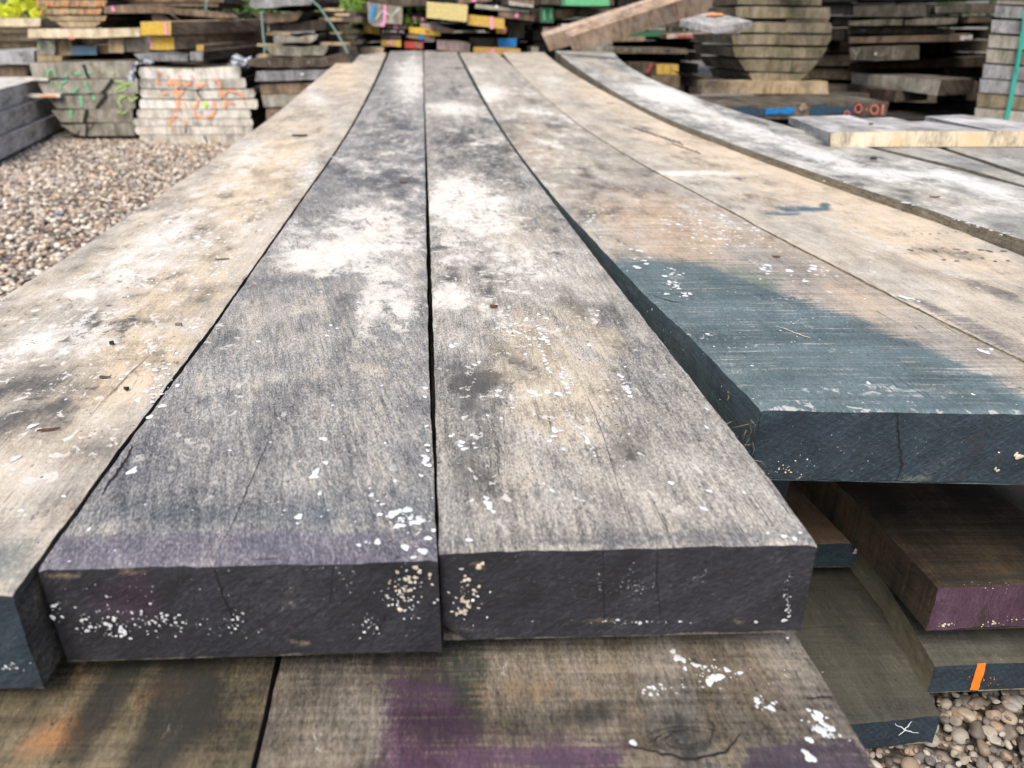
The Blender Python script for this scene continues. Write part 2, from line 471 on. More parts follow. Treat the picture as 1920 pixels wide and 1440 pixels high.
def cluster(cx, cy, rx, ry, n, r0, r1, where='top', ang=0, mi=3):
    out = []
    a = math.radians(ang)
    for _ in range(n):
        x, y = rng.gauss(0, .5) * rx, rng.gauss(0, .5) * ry
        r = r0 + (r1 - r0) * rng.random() ** 2.2
        out.append((cx + x * math.cos(a) - y * math.sin(a), cy + x * math.sin(a) + y * math.cos(a), r, where, mi))
    return out

# ---------------------------------------------------------------- materials
M = {}
M['splash'] = paint_mat('lime splash', (.60, .62, .64), .75, .22)
M['cream'] = paint_mat('cream lichen crust', (.62, .55, .43), .8, .3)
M['crack'] = paint_mat('crack shadow wood', (.012, .011, .010), .9, .2)
M['side_dark'] = wood('dark board side', (.03, .028, .026), (.075, .068, .06), (.15, .135, .115), bias=-.02, big=.4, rough=.9, spec=.15)
M['side_tan'] = wood('tan board side', (.05, .043, .035), (.16, .14, .105), (.30, .26, .19), big=.4, rough=.9, spec=.15)
M['top_a'] = wood('pale tan oak top', (.10, .092, .08), (.37, .32, .25), (.56, .505, .42), fib=.6, med=.7, big=.8, saw=.15, bias=.03, tan=(.58, .46, .31), silver=.4, flake=0.75)
M['top_b'] = wood('grey fibrous top', (.045, .047, .052), (.19, .187, .182), (.46, .43, .38), fib=1.0, med=.7, big=.5, tan=(.5, .42, .30), slant=-.22, bias=.0, silver=.35, flake=0.6)
M['top_c'] = wood('grey and cream top', (.05, .048, .047), (.24, .225, .20), (.50, .46, .39), fib=1.0, med=.8, big=.6, tan=(.50, .43, .32), bias=.0, silver=.35, flake=0.7)
M['top_d'] = wood('tan top with cross saw lines', (.10, .09, .08), (.30, .265, .215), (.48, .44, .375), fib=.6, med=.6, big=.6, saw=.5, tan=(.46, .34, .23), bias=.02, silver=.35, flake=0.55)
M['top_e'] = wood('dusty tan top', (.12, .11, .095), (.36, .32, .255), (.52, .475, .40), fib=.6, med=.6, big=.6, saw=.25, tan=(.58, .47, .34), bias=.03, silver=.3, flake=0.5)
M['top_f'] = wood('grey weathered top', (.10, .10, .095), (.29, .28, .25), (.50, .485, .44), fib=.6, med=.8, big=.8, saw=.15, tan=(.50, .43, .33), crust=(.58, .57, .54), silver=.4, flake=0.75)
M['end_black'] = wood('black waxed end', (.007, .0075, .0095), (.0165, .017, .0215), (.042, .043, .052), fib=.9, med=.6, big=.5, tan=(.30, .24, .15), rough=.55, spec=.45, slant=.9, rings=.13, pits=.1, bumpd=.0022)
M['end_teal'] = wood('dark teal waxed end', (.007, .012, .017), (.014, .026, .036), (.035, .055, .072), fib=.8, med=.6, big=.5, tan=(.2, .22, .16), rough=.55, spec=.45, slant=.9, rings=.13, pits=.1, bumpd=.0018)
M['side_teal'] = wood('teal waxed board side', (.025, .04, .046), (.055, .08, .088), (.10, .13, .14), fib=.8, med=.6, big=.5, rough=.7, spec=.35)
M['end_purple'] = wood('purple waxed end', (.03, .015, .026), (.065, .033, .055), (.12, .07, .10), fib=.7, med=.8, big=.6, tan=(.2, .14, .09), rough=.6, spec=.4, pits=.1)
M['low_a'] = wood('brown lower top', (.018, .016, .011), (.085, .070, .042), (.18, .148, .095), fib=.7, med=.7, big=.9, saw=.5, tan=(.34, .16, .06), bias=.0, muck=(.02, .02, .018))
M['low_b'] = wood('brown lower top with saw lines', (.020, .018, .014), (.105, .085, .060), (.22, .185, .135), fib=.8, med=.8, big=.9, saw=.45, tan=(.22, .14, .07), bias=.0, silver=.25, muck=(.02, .02, .018))
M['low_c'] = wood('dark brown top', (.010, .008, .006), (.045, .033, .022), (.11, .083, .052), fib=.5, med=.6, big=.9, saw=.5, tan=(.2, .11, .04))
M['low_d'] = wood('green grey top', (.022, .023, .019), (.065, .063, .05), (.13, .125, .10), fib=.4, med=.5, big=.8, saw=.3, tan=(.17, .13, .08))
M['low_e'] = wood('reddish brown top', (.05, .035, .025), (.16, .115, .08), (.27, .20, .145), fib=.5, med=.7, big=.8, saw=.4, tan=(.30, .18, .10))
M['low_side'] = wood('olive board side', (.05, .045, .03), (.16, .145, .10), (.26, .235, .17), fib=.4, med=.6, big=.6, tan=(.2, .15, .09))
M['orange'] = paint_mat('orange spray paint', (.85, .20, .02), .6, .1)
M['chalk'] = paint_mat('white chalk', (.6, .65, .66), .9, .2)
M['purple_splash'] = paint_mat('purple paint', (.16, .05, .14), .7, .2)

TEAL = (.022, .075, .085); BLUE = (.05, .10, .16); PURP = (.11, .03, .11); BPUR = (.15, .135, .21); GREEN = (.03, .06, .04)

# ---------------------------------------------------------------- ground
def ground():
    N = NT('gravel bed'); tc = N.n("ShaderNodeTexCoord").outputs["Object"]
    vo = N.voro(tc, 48); rnd = N.sep(vo[1])
    col = N.ramp(rnd[0], [(0, (.10, .085, .075)), (.3, (.24, .20, .16)), (.55, (.30, .28, .26)), (.8, (.42, .37, .31)), (1, (.16, .14, .135))])
    col = N.mix(N.step(vo[0], .35, .65), col, (.06, .05, .045))
    N.bump(N.mul(vo[0], -1), 1, .012)
    m = N.out(col, .85, .2)
    n = 60; mb = MB(); vs = []
    ext = [-300, -80, -30, -14] + [-9 + i * .25 for i in range(73)] + [14, 30, 80, 300]
    exy = [-60, -10, -3] + [i * .25 - 1 for i in range(60)] + [18, 30, 60, 150, 400]
    for y in exy:
        for x in ext:
            vs.append((x, y, -.012 + .012 * mn.noise(Vector((x * 1.3, y * 1.3, 0)))))
    W_ = len(ext)
    fs = [(j * W_ + i, j * W_ + i + 1, (j + 1) * W_ + i + 1, (j + 1) * W_ + i) for j in range(len(exy) - 1) for i in range(W_ - 1)]
    mb.add(vs, fs, 0, smooth=True)
    tag(mb.build('ground', m), kind='structure')
ground()

def icosphere(sub):
    t = (1 + 5 ** .5) / 2
    v = [(-1, t, 0), (1, t, 0), (-1, -t, 0), (1, -t, 0), (0, -1, t), (0, 1, t), (0, -1, -t), (0, 1, -t), (t, 0, -1), (t, 0, 1), (-t, 0, -1), (-t, 0, 1)]
    f = [(0, 11, 5), (0, 5, 1), (0, 1, 7), (0, 7, 10), (0, 10, 11), (1, 5, 9), (5, 11, 4), (11, 10, 2), (10, 7, 6), (7, 1, 8), (3, 9, 4), (3, 4, 2), (3, 2, 6), (3, 6, 8), (3, 8, 9), (4, 9, 5), (2, 4, 11), (6, 2, 10), (8, 6, 7), (9, 8, 1)]
    v = [np.array(p) / np.linalg.norm(p) for p in v]
    for _ in range(sub):
        nf = []; cache = {}
        def mid(a, b):
            k = (min(a, b), max(a, b))
            if k not in cache:
                p = v[a] + v[b]; v.append(p / np.linalg.norm(p)); cache[k] = len(v) - 1
            return cache[k]
        for a, b, c in f:
            x, y, z = mid(a, b), mid(b, c), mid(c, a)
            nf += [(a, x, z), (b, y, x), (c, z, y), (x, y, z)]
        f = nf
    return np.array(v), np.array(f)

def pebbles(name, pts, sizes, sub, seed, mat):
    r = np.random.default_rng(seed); bv, bf = icosphere(sub); n = len(pts); k = len(bv)
    q = r.normal(size=(n, 4)); q /= np.linalg.norm(q, axis=1)[:, None]
    w_, x, y, z = q.T
    Rm = np.stack([np.stack([1 - 2 * (y * y + z * z), 2 * (x * y - z * w_), 2 * (x * z + y * w_)], 1),
                   np.stack([2 * (x * y + z * w_), 1 - 2 * (x * x + z * z), 2 * (y * z - x * w_)], 1),
                   np.stack([2 * (x * z - y * w_), 2 * (y * z + x * w_), 1 - 2 * (x * x + y * y)], 1)], 1)
    sc3 = np.stack([r.uniform(.8, 1.25, n), r.uniform(.6, 1.0, n), r.uniform(.4, .75, n)], 1) * sizes[:, None]
    # lumpy outline: random plane cuts
    V = np.repeat(bv[None], n, 0)
    for c in range(3 if sub < 2 else 7):
        d = r.normal(size=(n, 3)); d /= np.linalg.norm(d, axis=1)[:, None]; lim = r.uniform(.55, .95, n)
        dp = np.einsum('nkc,nc->nk', V, d); ex = np.clip(dp - lim[:, None], 0, None)
        V = V - ex[:, :, None] * d[:, None, :] * .85
    V = V * sc3[:, None, :]
    # lie mostly flat: blend random rotation with yaw
    yaw = r.uniform(0, 6.28, n); tilt = r.normal(0, .35, n)
    cy, sy = np.cos(yaw), np.sin(yaw); ct, st = np.cos(tilt), np.sin(tilt)
    X, Y, Z = V[..., 0], V[..., 1], V[..., 2]
    Y2 = Y * ct[:, None] - Z * st[:, None]; Z2 = Y * st[:, None] + Z * ct[:, None]
    X3 = X * cy[:, None] - Y2 * sy[:, None]; Y3 = X * sy[:, None] + Y2 * cy[:, None]
    W = np.stack([X3, Y3, Z2], 2) + pts[:, None, :]
    me = bpy.data.meshes.new(name)
    Fc = (bf[None] + (np.arange(n) * k)[:, None, None]).reshape(-1, 3)
    me.vertices.add(n * k); me.vertices.foreach_set('co', W.reshape(-1).astype(np.float32))
    me.loops.add(len(Fc) * 3); me.loops.foreach_set('vertex_index', Fc.reshape(-1).astype(np.int32))
    me.polygons.add(len(Fc)); me.polygons.foreach_set('loop_start', np.arange(0, len(Fc) * 3, 3, dtype=np.int32))
    me.polygons.foreach_set('use_smooth', np.ones(len(Fc), bool))
    me.update(calc_edges=True)
    c = r.random((n, 3)); col = np.repeat(np.concatenate([c, np.ones((n, 1))], 1)[:, None], k, 1).reshape(-1, 4)
    set_attr(me, 'stone', col, 'FLOAT_COLOR')
    me.materials.append(mat)
    ob = bpy.data.objects.new(name, me); sc.collection.objects.link(ob)
    return ob

def stone_mat(name='shingle stone', gain=.85):
    N = NT(name); a = N.sep(N.attr('stone').outputs["Color"]); tc = N.n("ShaderNodeTexCoord").outputs["Object"]
    col = N.ramp(a[0], [(0, (.06, .052, .05)), (.18, (.17, .145, .13)), (.34, (.33, .25, .17)), (.48, (.40, .375, .33)), (.60, (.13, .125, .13)), (.72, (.24, .145, .085)), (.86, (.50, .48, .44)), (1, (.22, .20, .185))])
    col = N.mix(1, col, (gain, gain, gain * .98), 'MULTIPLY')
    f = N.noise(tc, 130, 5, .65)[0]; g = N.noise(tc, 35, 3, .6)[0]
    col = N.mix(N.mad(N.step(f, .4, .75), .28, 0), col, N.mix(a[1], (.55, .50, .44), (.12, .10, .09)))
    col = N.mix(.35, col, N.mix(N.step(g, .4, .65), (.5, .45, .38), (.2, .17, .15)), 'SOFT_LIGHT')
    N.bump(f, .5, .0012)
    return N.out(col, N.mad(a[2], .3, .45), .4)
SM = stone_mat(); SM2 = stone_mat('lit shingle stone', 1.5)  # second copy brightened: the open yard's light put into the stone colour
def scatter(region, dens, s0, s1, seed, test=None, layers=2):
    r = np.random.default_rng(seed); x0, x1, y0, y1 = region
    n = int((x1 - x0) * (y1 - y0) * dens)
    p = np.stack([r.uniform(x0, x1, n), r.uniform(y0, y1, n), np.zeros(n)], 1)
    if test is not None: p = p[test(p)]
    s = s0 + (s1 - s0) * r.random(len(p)) ** 2.4
    p[:, 2] = r.uniform(-.003, .012, len(p)) * (1 if layers > 1 else .4)
    return p, s
p, s = scatter((.42, 1.35, .50, 1.6), 8200, .0038, .0150, 3)
tag(pebbles('gravel', p, s, 2, 5, SM), 'rounded grey and brown shingle beside the lowest boards', None, kind='stuff')
def tl(p):     # left of the board stack, inside the view
    return (p[:, 0] < -.50 - .1 * p[:, 1] + .0) & (np.abs(p[:, 0]) < 1.3 + .72 * p[:, 1])
p, s = scatter((-5.4, -.4, .2, 8.5), 2500, .0065, .0185, 9, tl)
tag(pebbles('gravel', p, s, 1, 6, SM2), 'pale light-brightened shingle covering the yard in front of the log stacks', None, kind='stuff')
p, s = scatter((.9, 6.0, 1.1, 7.5), 500, .009, .018, 12, lambda p: np.abs(p[:, 0]) < .4 + .8 * p[:, 1])
tag(pebbles('gravel', p, s, 0, 8, SM), 'shingle in the shade between the stack and the right hand piles', None, kind='stuff')

# ---------------------------------------------------------------- the stack of long boards
LA = [(-900, 1118), (-400, 808), (0, 559), (58, 524), (122, 483), (204, 430), (292, 372), (350, 328), (437, 263), (500, 226), (543, 197), (613, 137), (650, 98)]
RA = [(21, 1114), (82, 1032), (172, 903), (250, 800), (421, 588), (434, 560), (495, 467), (559, 370), (609, 307), (653, 243), (688, 187), (711, 140), (721, 99)]
LB = [(75, 1067), (96, 1027), (180, 905), (258, 800), (428, 590), (440, 560), (500, 467), (563, 370), (613, 307), (657, 243), (693, 187), (717, 140), (727, 96)]
RB = [(820, 1048), (815, 898), (807, 757), (802, 673), (800, 440), (797, 330), (795.5, 243), (793.5, 160), (793, 94.5)]
LC = [(824, 1035), (821, 960), (817, 794), (812, 586), (806, 440), (801.5, 330), (799, 243), (796, 160), (795.2, 94.5)]
RC = [(1531, 1019), (1493, 962), (1440, 890), (1333, 757), (1217, 607), (1154, 532), (1117, 486), (1083, 437), (1045, 387), (976, 293), (926, 223), (886, 163), (862, 110), (858, 96)]
LD = [(1424, 768), (1356, 692), (1305, 632), (1215, 564), (1147, 489), (1117, 453), (1095, 427), (1051, 385), (983, 293), (934, 227), (894, 167), (867, 110), (863, 99)]
RD = [(x - 1 - max(0, y - 250) * .008, y) for x, y in [(2125, 778), (1920, 672), (1783, 604), (1685, 558), (1581, 501), (1452, 438), (1377, 393), (1300, 352), (1247, 325), (1210, 307), (1160, 274), (1093, 230), (1047, 194), (940, 106), (934, 98)]]
LE = [(x + 2 + max(0, y - 250) * .012, y) for x, y in [(2330, 868), (1920, 677), (1783, 609), (1685, 562), (1581, 505), (1452, 442), (1377, 397), (1300, 357), (1247, 331), (1210, 314), (1160, 283), (1093, 240), (1050, 203), (950, 110), (940, 98)]]
RE = [(2700, 800), (2300, 632), (1904, 473), (1817, 438), (1736, 405), (1655, 380), (1584, 354), (1526, 334), (1445, 299), (1365, 267), (1260, 236), (1193, 203), (1127, 168), (1063, 128), (1019, 98)]
LF = [(2700, 700), (2300, 572), (1920, 447), (1736, 389), (1574, 341), (1461, 299), (1365, 262), (1260, 228), (1171, 184), (1144, 165), (1100, 135), (1039, 95)]
RF = [(2900, 632), (2300, 455), (1920, 352), (1800, 317), (1690, 290), (1627, 276), (1545, 254), (1443, 226), (1371, 206), (1320, 187), (1271, 167), (1225, 149), (1187, 127), (1150, 99)]

feats_a = [('blotch', 450, 360, 300, 120, -35, .9), ('blotch', 150, 620, 300, 200, -20, .9), ('blotch', 80, 900, 240, 160, 0, .4), ('pale', 200, 520, 170, 40, -28, .8), ('pale', 120, 640, 170, 40, -5, .75), ('pale', 470, 300, 50, 26, -30, .7), ('pale', 330, 420, 70, 22, -30, .6),
           ('pale', 590, 180, 22, 30, -50, .6), ('tan', 520, 300, 60, 120, 40, .8), ('tan', 250, 700, 110, 70, -35, .9), ('tan', 640, 140, 45, 40, 0, .9), ('tan', 420, 380, 120, 60, -30, .6),
           ('tan', 330, 560, 160, 60, -30, .7), ('dark', 40, 715, 130, 36, -4, .75), ('dark', 270, 605, 100, 11, -3, .8), ('dark', 20, 800, 110, 25, -12, .5),
           ('dark', 520, 190, 30, 14, -35, .45), ('dark', 150, 830, 120, 34, -5, .35), ('dark', 90, 960, 120, 40, -10, .25), ('dark', 560, 256, 18, 4, 0, 1.0), ('dark', 480, 380, 90, 5, -5, .45),
           ('speck', 400, 460, 200, 120, -30, .42), ('speck', 300, 730, 50, 70, 20, .5), ('speck', 575, 330, 26, 50, 10, .7), ('pale', 580, 320, 20, 45, 8, .5), ('pale', 240, 255, 10, 8, 0, .4),
           ('dark', 130, 600, 300, 60, -10, .22)]
spl_a = cluster(300, 715, 34, 60, 60, 1.2, 6, ang=25) + cluster(345, 618, 16, 6, 8, 2, 6) + cluster(370, 455, 60, 16, 40, 1.5, 6, ang=-30) + cluster(480, 400, 60, 25, 50, 1.3, 5, ang=-25) + cluster(575, 320, 20, 42, 60, 1.2, 5) + cluster(420, 500, 80, 20, 35, 1.2, 5, ang=-30) + [(40, 958, 5), (47, 966, 3), (60, 800, 7), (72, 806, 5), (30, 860, 8), (25, 880, 5)] + cluster(130, 700, 160, 60, 14, 1, 3)
plank('long_plank', 'wide pale tan board nearest the gravel, left of the two black-ended boards', 'plank', LA, RA, TOP(), .088,
      [M['top_a'], M['side_dark'], M['end_teal'], M['splash'], M['crack']], feats_a, (.08, .0, .15, .02),
      polys=[([(-400, 1115), (40, 1112), (120, 985), (-400, 985)], (.13, .18, .21), .75, 80)],
      splats=spl_a + cluster(25, 1250, 30, 8, 12, 1.5, 4, 'end'), seed=1, group='boards of the top layer of the long stack',
      lines=[([(150, 800), (240, 705), (290, 660)], 1.6, 'top')])

feats_b = [('blotch', 740, 330, 150, 240, 0, 1.1), ('blotch', 620, 640, 260, 160, 0, .4), ('blotch', 520, 850, 300, 160, 0, .3), ('pale', 660, 455, 150, 60, -6, 1.0), ('pale', 590, 490, 80, 28, -20, .7), ('pale', 720, 560, 50, 70, 12, .8), ('pale', 690, 590, 20, 60, 14, .5), ('pale', 760, 590, 26, 62, 8, .55), ('pale', 770, 150, 40, 50, 0, 1.0), ('pale', 690, 400, 60, 14, 0, .5), ('pale', 720, 310, 60, 8, 0, .4), ('pale', 640, 300, 30, 7, 0, .5),
           ('dark', 740, 235, 45, 30, 0, .45), ('dark', 720, 340, 80, 26, 0, .5), ('dark', 760, 430, 26, 60, 0, .25), ('dark', 280, 870, 90, 130, 40, .33), ('dark', 430, 640, 60, 60, 40, .35), ('dark', 760, 860, 60, 150, 8, .28), ('dark', 500, 530, 100, 16, -8, .4),
           ('tan', 590, 620, 200, 150, 0, .15), ('tan', 720, 430, 70, 30, 0, .5), ('speck', 780, 960, 50, 50, 0, .2), ('pale', 420, 760, 120, 60, -55, .25), ('pale', 500, 900, 200, 90, -10, .12)]
spl_b = cluster(765, 975, 42, 28, 34, 2, 11, ang=0) + [(737, 965, 10), (712, 965, 5), (560, 970, 9), (558, 982, 4), (593, 886, 7), (589, 894, 8), (607, 824, 7), (611, 869, 5), (600, 926, 5), (697, 929, 6), (717, 946, 5),
         (722, 831, 3), (741, 902, 4), (796, 868, 6), (800, 862, 8), (803, 873, 7), (795, 856, 6), (802, 846, 4), (790, 893, 5), (798, 728, 6), (797, 745, 4), (800, 800, 4), (801, 836, 5), (281, 782, 7), (247, 885, 8), (252, 880, 5), (167, 993, 4), (130, 1054, 3), (380, 604, 3), (708, 1017, 7), (673, 1023, 4), (793, 1035, 9), (760, 1027, 7), (716, 724, 3), (624, 761, 3), (775, 1046, 6), (802, 1010, 7)] + cluster(640, 950, 180, 90, 26, 1, 3) + cluster(670, 300, 60, 12, 14, 1.2, 4) + cluster(700, 520, 90, 40, 12, 1, 3)
end_b = [('speck', 240, 1165, 200, 45, 8, .28), ('speck', 760, 1110, 80, 80, 0, .35), ('paint', 250, 1125, 120, 70, 15, .75, (.10, .025, .07), .6), ('tan', 110, 1078, 60, 10, 0, 1.0), ('tan', 245, 1071, 40, 7, 0, 1.0), ('tan', 575, 1204, 35, 6, 0, 1.0), ('paint', 545, 1180, 8, 40, 12, .7, (.12, .02, .06), .5)]
spl_be = cluster(765, 1095, 38, 48, 44, 1.5, 6.5, 'end', 60, 5) + cluster(760, 1110, 40, 60, 40, 1, 3.5, 'end') + cluster(200, 1178, 60, 22, 60, 1, 6, 'end', 12) + cluster(310, 1165, 110, 18, 80, .8, 3.5, 'end', 8) + cluster(440, 1168, 18, 22, 30, .8, 3, 'end', 60) + cluster(110, 1140, 20, 30, 14, 1, 6, 'end') + cluster(690, 1170, 30, 26, 24, .8, 3.5, 'end') + cluster(640, 1085, 30, 30, 16, .7, 2, 'end') + cluster(400, 1100, 300, 40, 40, .6, 1.6, 'end')
plank('long_plank', 'grey board with a purple band and purple-black end, left of the central gap', 'plank', LB, RB, TOP(), .0885,
      [M['top_b'], M['side_dark'], M['end_black'], M['splash'], M['crack'], M['cream']], feats_b, (.0, .03, .22, .02),
      polys=[([(60, 1080), (110, 1003), (480, 996), (824, 996), (824, 1060)], BPUR, .74, 12), ([(110, 1003), (170, 930), (815, 930), (824, 998)], (.10, .13, .165), .7, 90), ([(180, 900), (250, 810), (330, 760), (300, 900), (200, 960)], (.11, .115, .16), .6, 70)],
      endfeats=end_b, splats=spl_b + spl_be, seed=2, group='boards of the top layer of the long stack', res=.0055,
      lines=[([(400, 1068), (420, 1120), (446, 1190)], 4, 'end'), ([(398, 1052), (440, 975), (480, 880), (505, 825)], 1.3, 'top'), ([(190, 930), (205, 908), (225, 880), (238, 860), (250, 836)], 4.5, 'top'), ([(625, 1062), (618, 1130)], 2, 'end'), ([(730, 1145), (700, 1195)], 2, 'end'), ([(470, 1050), (520, 1048)], 2, 'top')])

feats_c = [('blotch', 900, 330, 140, 240, 0, 1.1), ('blotch', 1000, 640, 240, 200, 0, .8), ('blotch', 1080, 860, 300, 160, 0, .45), ('pale', 850, 205, 60, 14, 2, 1.1), ('pale', 890, 390, 110, 60, 10, .85), ('pale', 850, 370, 50, 40, 0, .7), ('pale', 840, 560, 60, 22, 0, .9), ('pale', 960, 480, 110, 60, 12, .5), ('tan', 940, 420, 110, 70, 10, .75), ('tan', 1010, 620, 130, 70, 0, .85),
           ('tan', 1080, 760, 90, 130, -20, .85), ('tan', 1010, 720, 90, 100, 0, .75), ('tan', 1120, 640, 60, 40, 20, .6), ('tan', 930, 880, 120, 60, 0, .4), ('dark', 890, 780, 60, 70, 0, .55), ('dark', 880, 870, 45, 60, 0, .6), ('dark', 860, 720, 50, 30, 0, .5),
           ('dark', 840, 265, 40, 30, 0, .5), ('dark', 900, 280, 40, 24, 20, .55), ('dark', 850, 175, 26, 12, 0, .5), ('dark', 1110, 580, 90, 26, 25, .35), ('dark', 1240, 730, 70, 90, -20, .3), ('dark', 1150, 850, 60, 40, 0, .3), ('dark', 1000, 400, 50, 30, 40, .4),
           ('pale', 1180, 900, 180, 70, 0, .22), ('pale', 960, 960, 140, 40, 0, .2), ('speck', 970, 600, 90, 70, 0, .3), ('pale', 1000, 520, 60, 50, 0, .3), ('pale', 850, 500, 40, 60, 0, .5)]
spl_c = cluster(960, 600, 60, 34, 50, 1.2, 5) + [(915, 945, 8), (912, 935, 6), (918, 953, 6), (925, 960, 5), (866, 830, 7), (870, 842, 7), (863, 836, 6), (888, 832, 4), (892, 840, 4), (850, 815, 3), (1000, 737, 8), (1010, 741, 6), (1027, 735, 7), (1048, 739, 7), (932, 742, 5), (935, 733, 6), (1038, 819, 6), (1040, 807, 7), (1031, 828, 5), (1056, 843, 5), (1052, 808, 4),
         (885, 816, 4), (880, 1014, 6), (1035, 921, 4), (1094, 940, 3), (1330, 921, 5), (1320, 955, 6), (1325, 802, 4), (1326, 768, 4), (1105, 648, 5), (1119, 592, 5), (1121, 583, 4), (1030, 770, 3), (961, 765, 4), (940, 785, 4), (1490, 1012, 5), (1470, 1006, 5), (1440, 1000, 4), (1500, 1000, 4), (848, 650, 7), (856, 645, 5), (890, 685, 5), (898, 680, 4), (846, 648, 5), (1245, 703, 3), (985, 665, 4), (1395, 925, 4)]
def streak(x0, y0, x1, y1, n, r, mi=3):
    return [(x0 + (x1 - x0) * k / n + rng.gauss(0, 1.6), y0 + (y1 - y0) * k / n + rng.gauss(0, 2), r * rng.uniform(.5, 1.2), 'top', mi) for k in range(n + 1)]
spl_c += streak(1012, 620, 1028, 645, 9, 5) + streak(1005, 640, 1020, 665, 6, 3) + streak(1020, 675, 1030, 695, 7, 4) + streak(1054, 688, 1073, 718, 10, 3) + streak(1052, 705, 1066, 735, 9, 3.5) + streak(1060, 765, 1080, 800, 8, 2.5) + streak(1085, 800, 1115, 850, 14, 3.2) + streak(1095, 815, 1102, 835, 5, 3) + streak(1163, 702, 1183, 748, 14, 4.2) + streak(1040, 490, 1068, 522, 8, 3.4) + streak(880, 340, 882, 365, 8, 4) + cluster(1000, 700, 120, 120, 40, .8, 2.2) + cluster(1300, 900, 150, 90, 12, .8, 2)
end_c = [('speck', 880, 1120, 70, 60, 0, .3), ('speck', 1180, 1090, 60, 40, 0, .1), ('tan', 900, 1060, 16, 10, 0, 1.0), ('tan', 1385, 1165, 14, 6, 0, 1.), ('tan', 850, 1180, 60, 10, 0, .5), ('tan', 1120, 1165, 60, 8, 0, .7)]
spl_ce = cluster(880, 1120, 26, 34, 40, 1, 5, 'end', 0, 5) + cluster(860, 1148, 20, 10, 14, 1.5, 5.5, 'end', 0, 5) + cluster(1160, 1166, 120, 5, 30, .8, 4, 'end') + cluster(1478, 1120, 8, 46, 26, .8, 3, 'end') + [(1470, 1162, 6, 'end'), (1417, 1165, 4.5, 'end'), (1479, 1155, 4, 'end'), (1158, 1162, 4, 'end'), (1200, 1167, 4, 'end'), (898, 1062, 7, 'end', 5), (905, 1056, 5, 'end', 5)] + cluster(1185, 1095, 30, 24, 34, .5, 1.6, 'end', 20) + cluster(1125, 1098, 6, 24, 14, .5, 1.6, 'end') + cluster(1310, 1078, 26, 8, 14, .5, 1.5, 'end', -25) + cluster(1180, 1100, 320, 50, 60, .4, 1.1, 'end')
plank('long_plank', 'grey and cream board with a plain black end, right of the central gap', 'plank', LC, RC, TOP(), .0855,
      [M['top_c'], M['side_dark'], M['end_black'], M['splash'], M['crack'], M['cream']], feats_c, (.0, .02, .05, .02),
      polys=[([(824, 1036), (1531, 1020), (1500, 985), (824, 1004)], (.12, .13, .165), .75, 60)],
      endfeats=end_c, splats=spl_c + spl_ce, seed=3, group='boards of the top layer of the long stack', res=.0055, chamfer=('L', .02),
      lines=[([(1130, 1024), (1131, 1100), (1134, 1172)], 2.2, 'end'), ([(1232, 1024), (1231, 1090), (1238, 1160)], 2, 'end'), ([(1100, 740), (1130, 815), (1190, 1020)], 1.0, 'top')])

feats_d = [('blotch', 1020, 260, 260, 160, 45, .9), ('blotch', 1300, 400, 260, 90, 0, .5), ('dark', 1330, 640, 160, 22, 3, .4), ('dark', 1500, 560, 150, 16, 4, .35), ('pale', 1450, 655, 200, 10, 2, .35), ('pale', 1600, 730, 200, 16, 2, .35), ('pale', 1500, 755, 200, 10, 1, .4), ('tan', 1270, 430, 150, 60, 10, .9), ('tan', 1180, 380, 120, 40, 15, .35), ('pale', 1020, 345, 60, 12, 0, .3), ('pale', 915, 175, 40, 20, 0, 1.1), ('pale', 1020, 212, 60, 10, 12, .7), ('pale', 890, 135, 30, 14, 0, .7), ('tan', 1000, 270, 60, 60, 0, .4), ('dark', 1050, 230, 50, 16, 25, .5), ('dark', 930, 240, 26, 30, 20, .5), ('dark', 1150, 320, 100, 12, 4, .4), ('dark', 1000, 130, 40, 12, 20, .3),
           ('speck', 1340, 430, 130, 50, 15, .5), ('speck', 1120, 410, 40, 60, 0, .3), ('tan', 1600, 560, 140, 60, 26, .5), ('pale', 1790, 690, 120, 26, 20, .25), ('tan', 1300, 575, 60, 20, 5, .35)]
spl_d = cluster(1340, 430, 110, 34, 110, 1.2, 5, ang=10) + cluster(1260, 520, 26, 20, 26, 1.5, 5.5, ang=20) + cluster(1275, 545, 40, 8, 16, 1.5, 5, ang=45) + cluster(1430, 500, 24, 10, 14, 1.5, 6, ang=30) + cluster(1530, 505, 30, 10, 16, 2, 7, ang=20) + [(1480, 508, 8), (1510, 528, 6), (1556, 548, 4), (1195, 502, 7), (1190, 500, 5), (1212, 495, 6), (1183, 468, 5), (1200, 471, 6), (1208, 489, 5)] + cluster(1105, 400, 10, 20, 16, 1.5, 4.5) + cluster(1060, 300, 60, 30, 16, 1, 3.5) + cluster(1480, 620, 180, 60, 30, .7, 2) + [(1628, 719, 4), (1410, 687, 3), (1840, 658, 7), (1850, 662, 6), (1858, 655, 4)]
end_d = [('speck', 1480, 880, 50, 30, 0, .15), ('speck', 1890, 870, 30, 30, 0, .1), ('paint', 1600, 850, 120, 60, 0, .5, (.02, .045, .07), .6), ('tan', 1720, 898, 50, 10, 0, .6)]
spl_de = cluster(1470, 880, 20, 12, 12, 1, 3, 'end', 0, 5) + [(1911, 856, 8, 'end', 5), (1905, 852, 5, 'end', 5), (1870, 882, 4, 'end', 5), (1866, 878, 3, 'end', 5)] + cluster(1600, 840, 260, 50, 40, .5, 1.2, 'end')
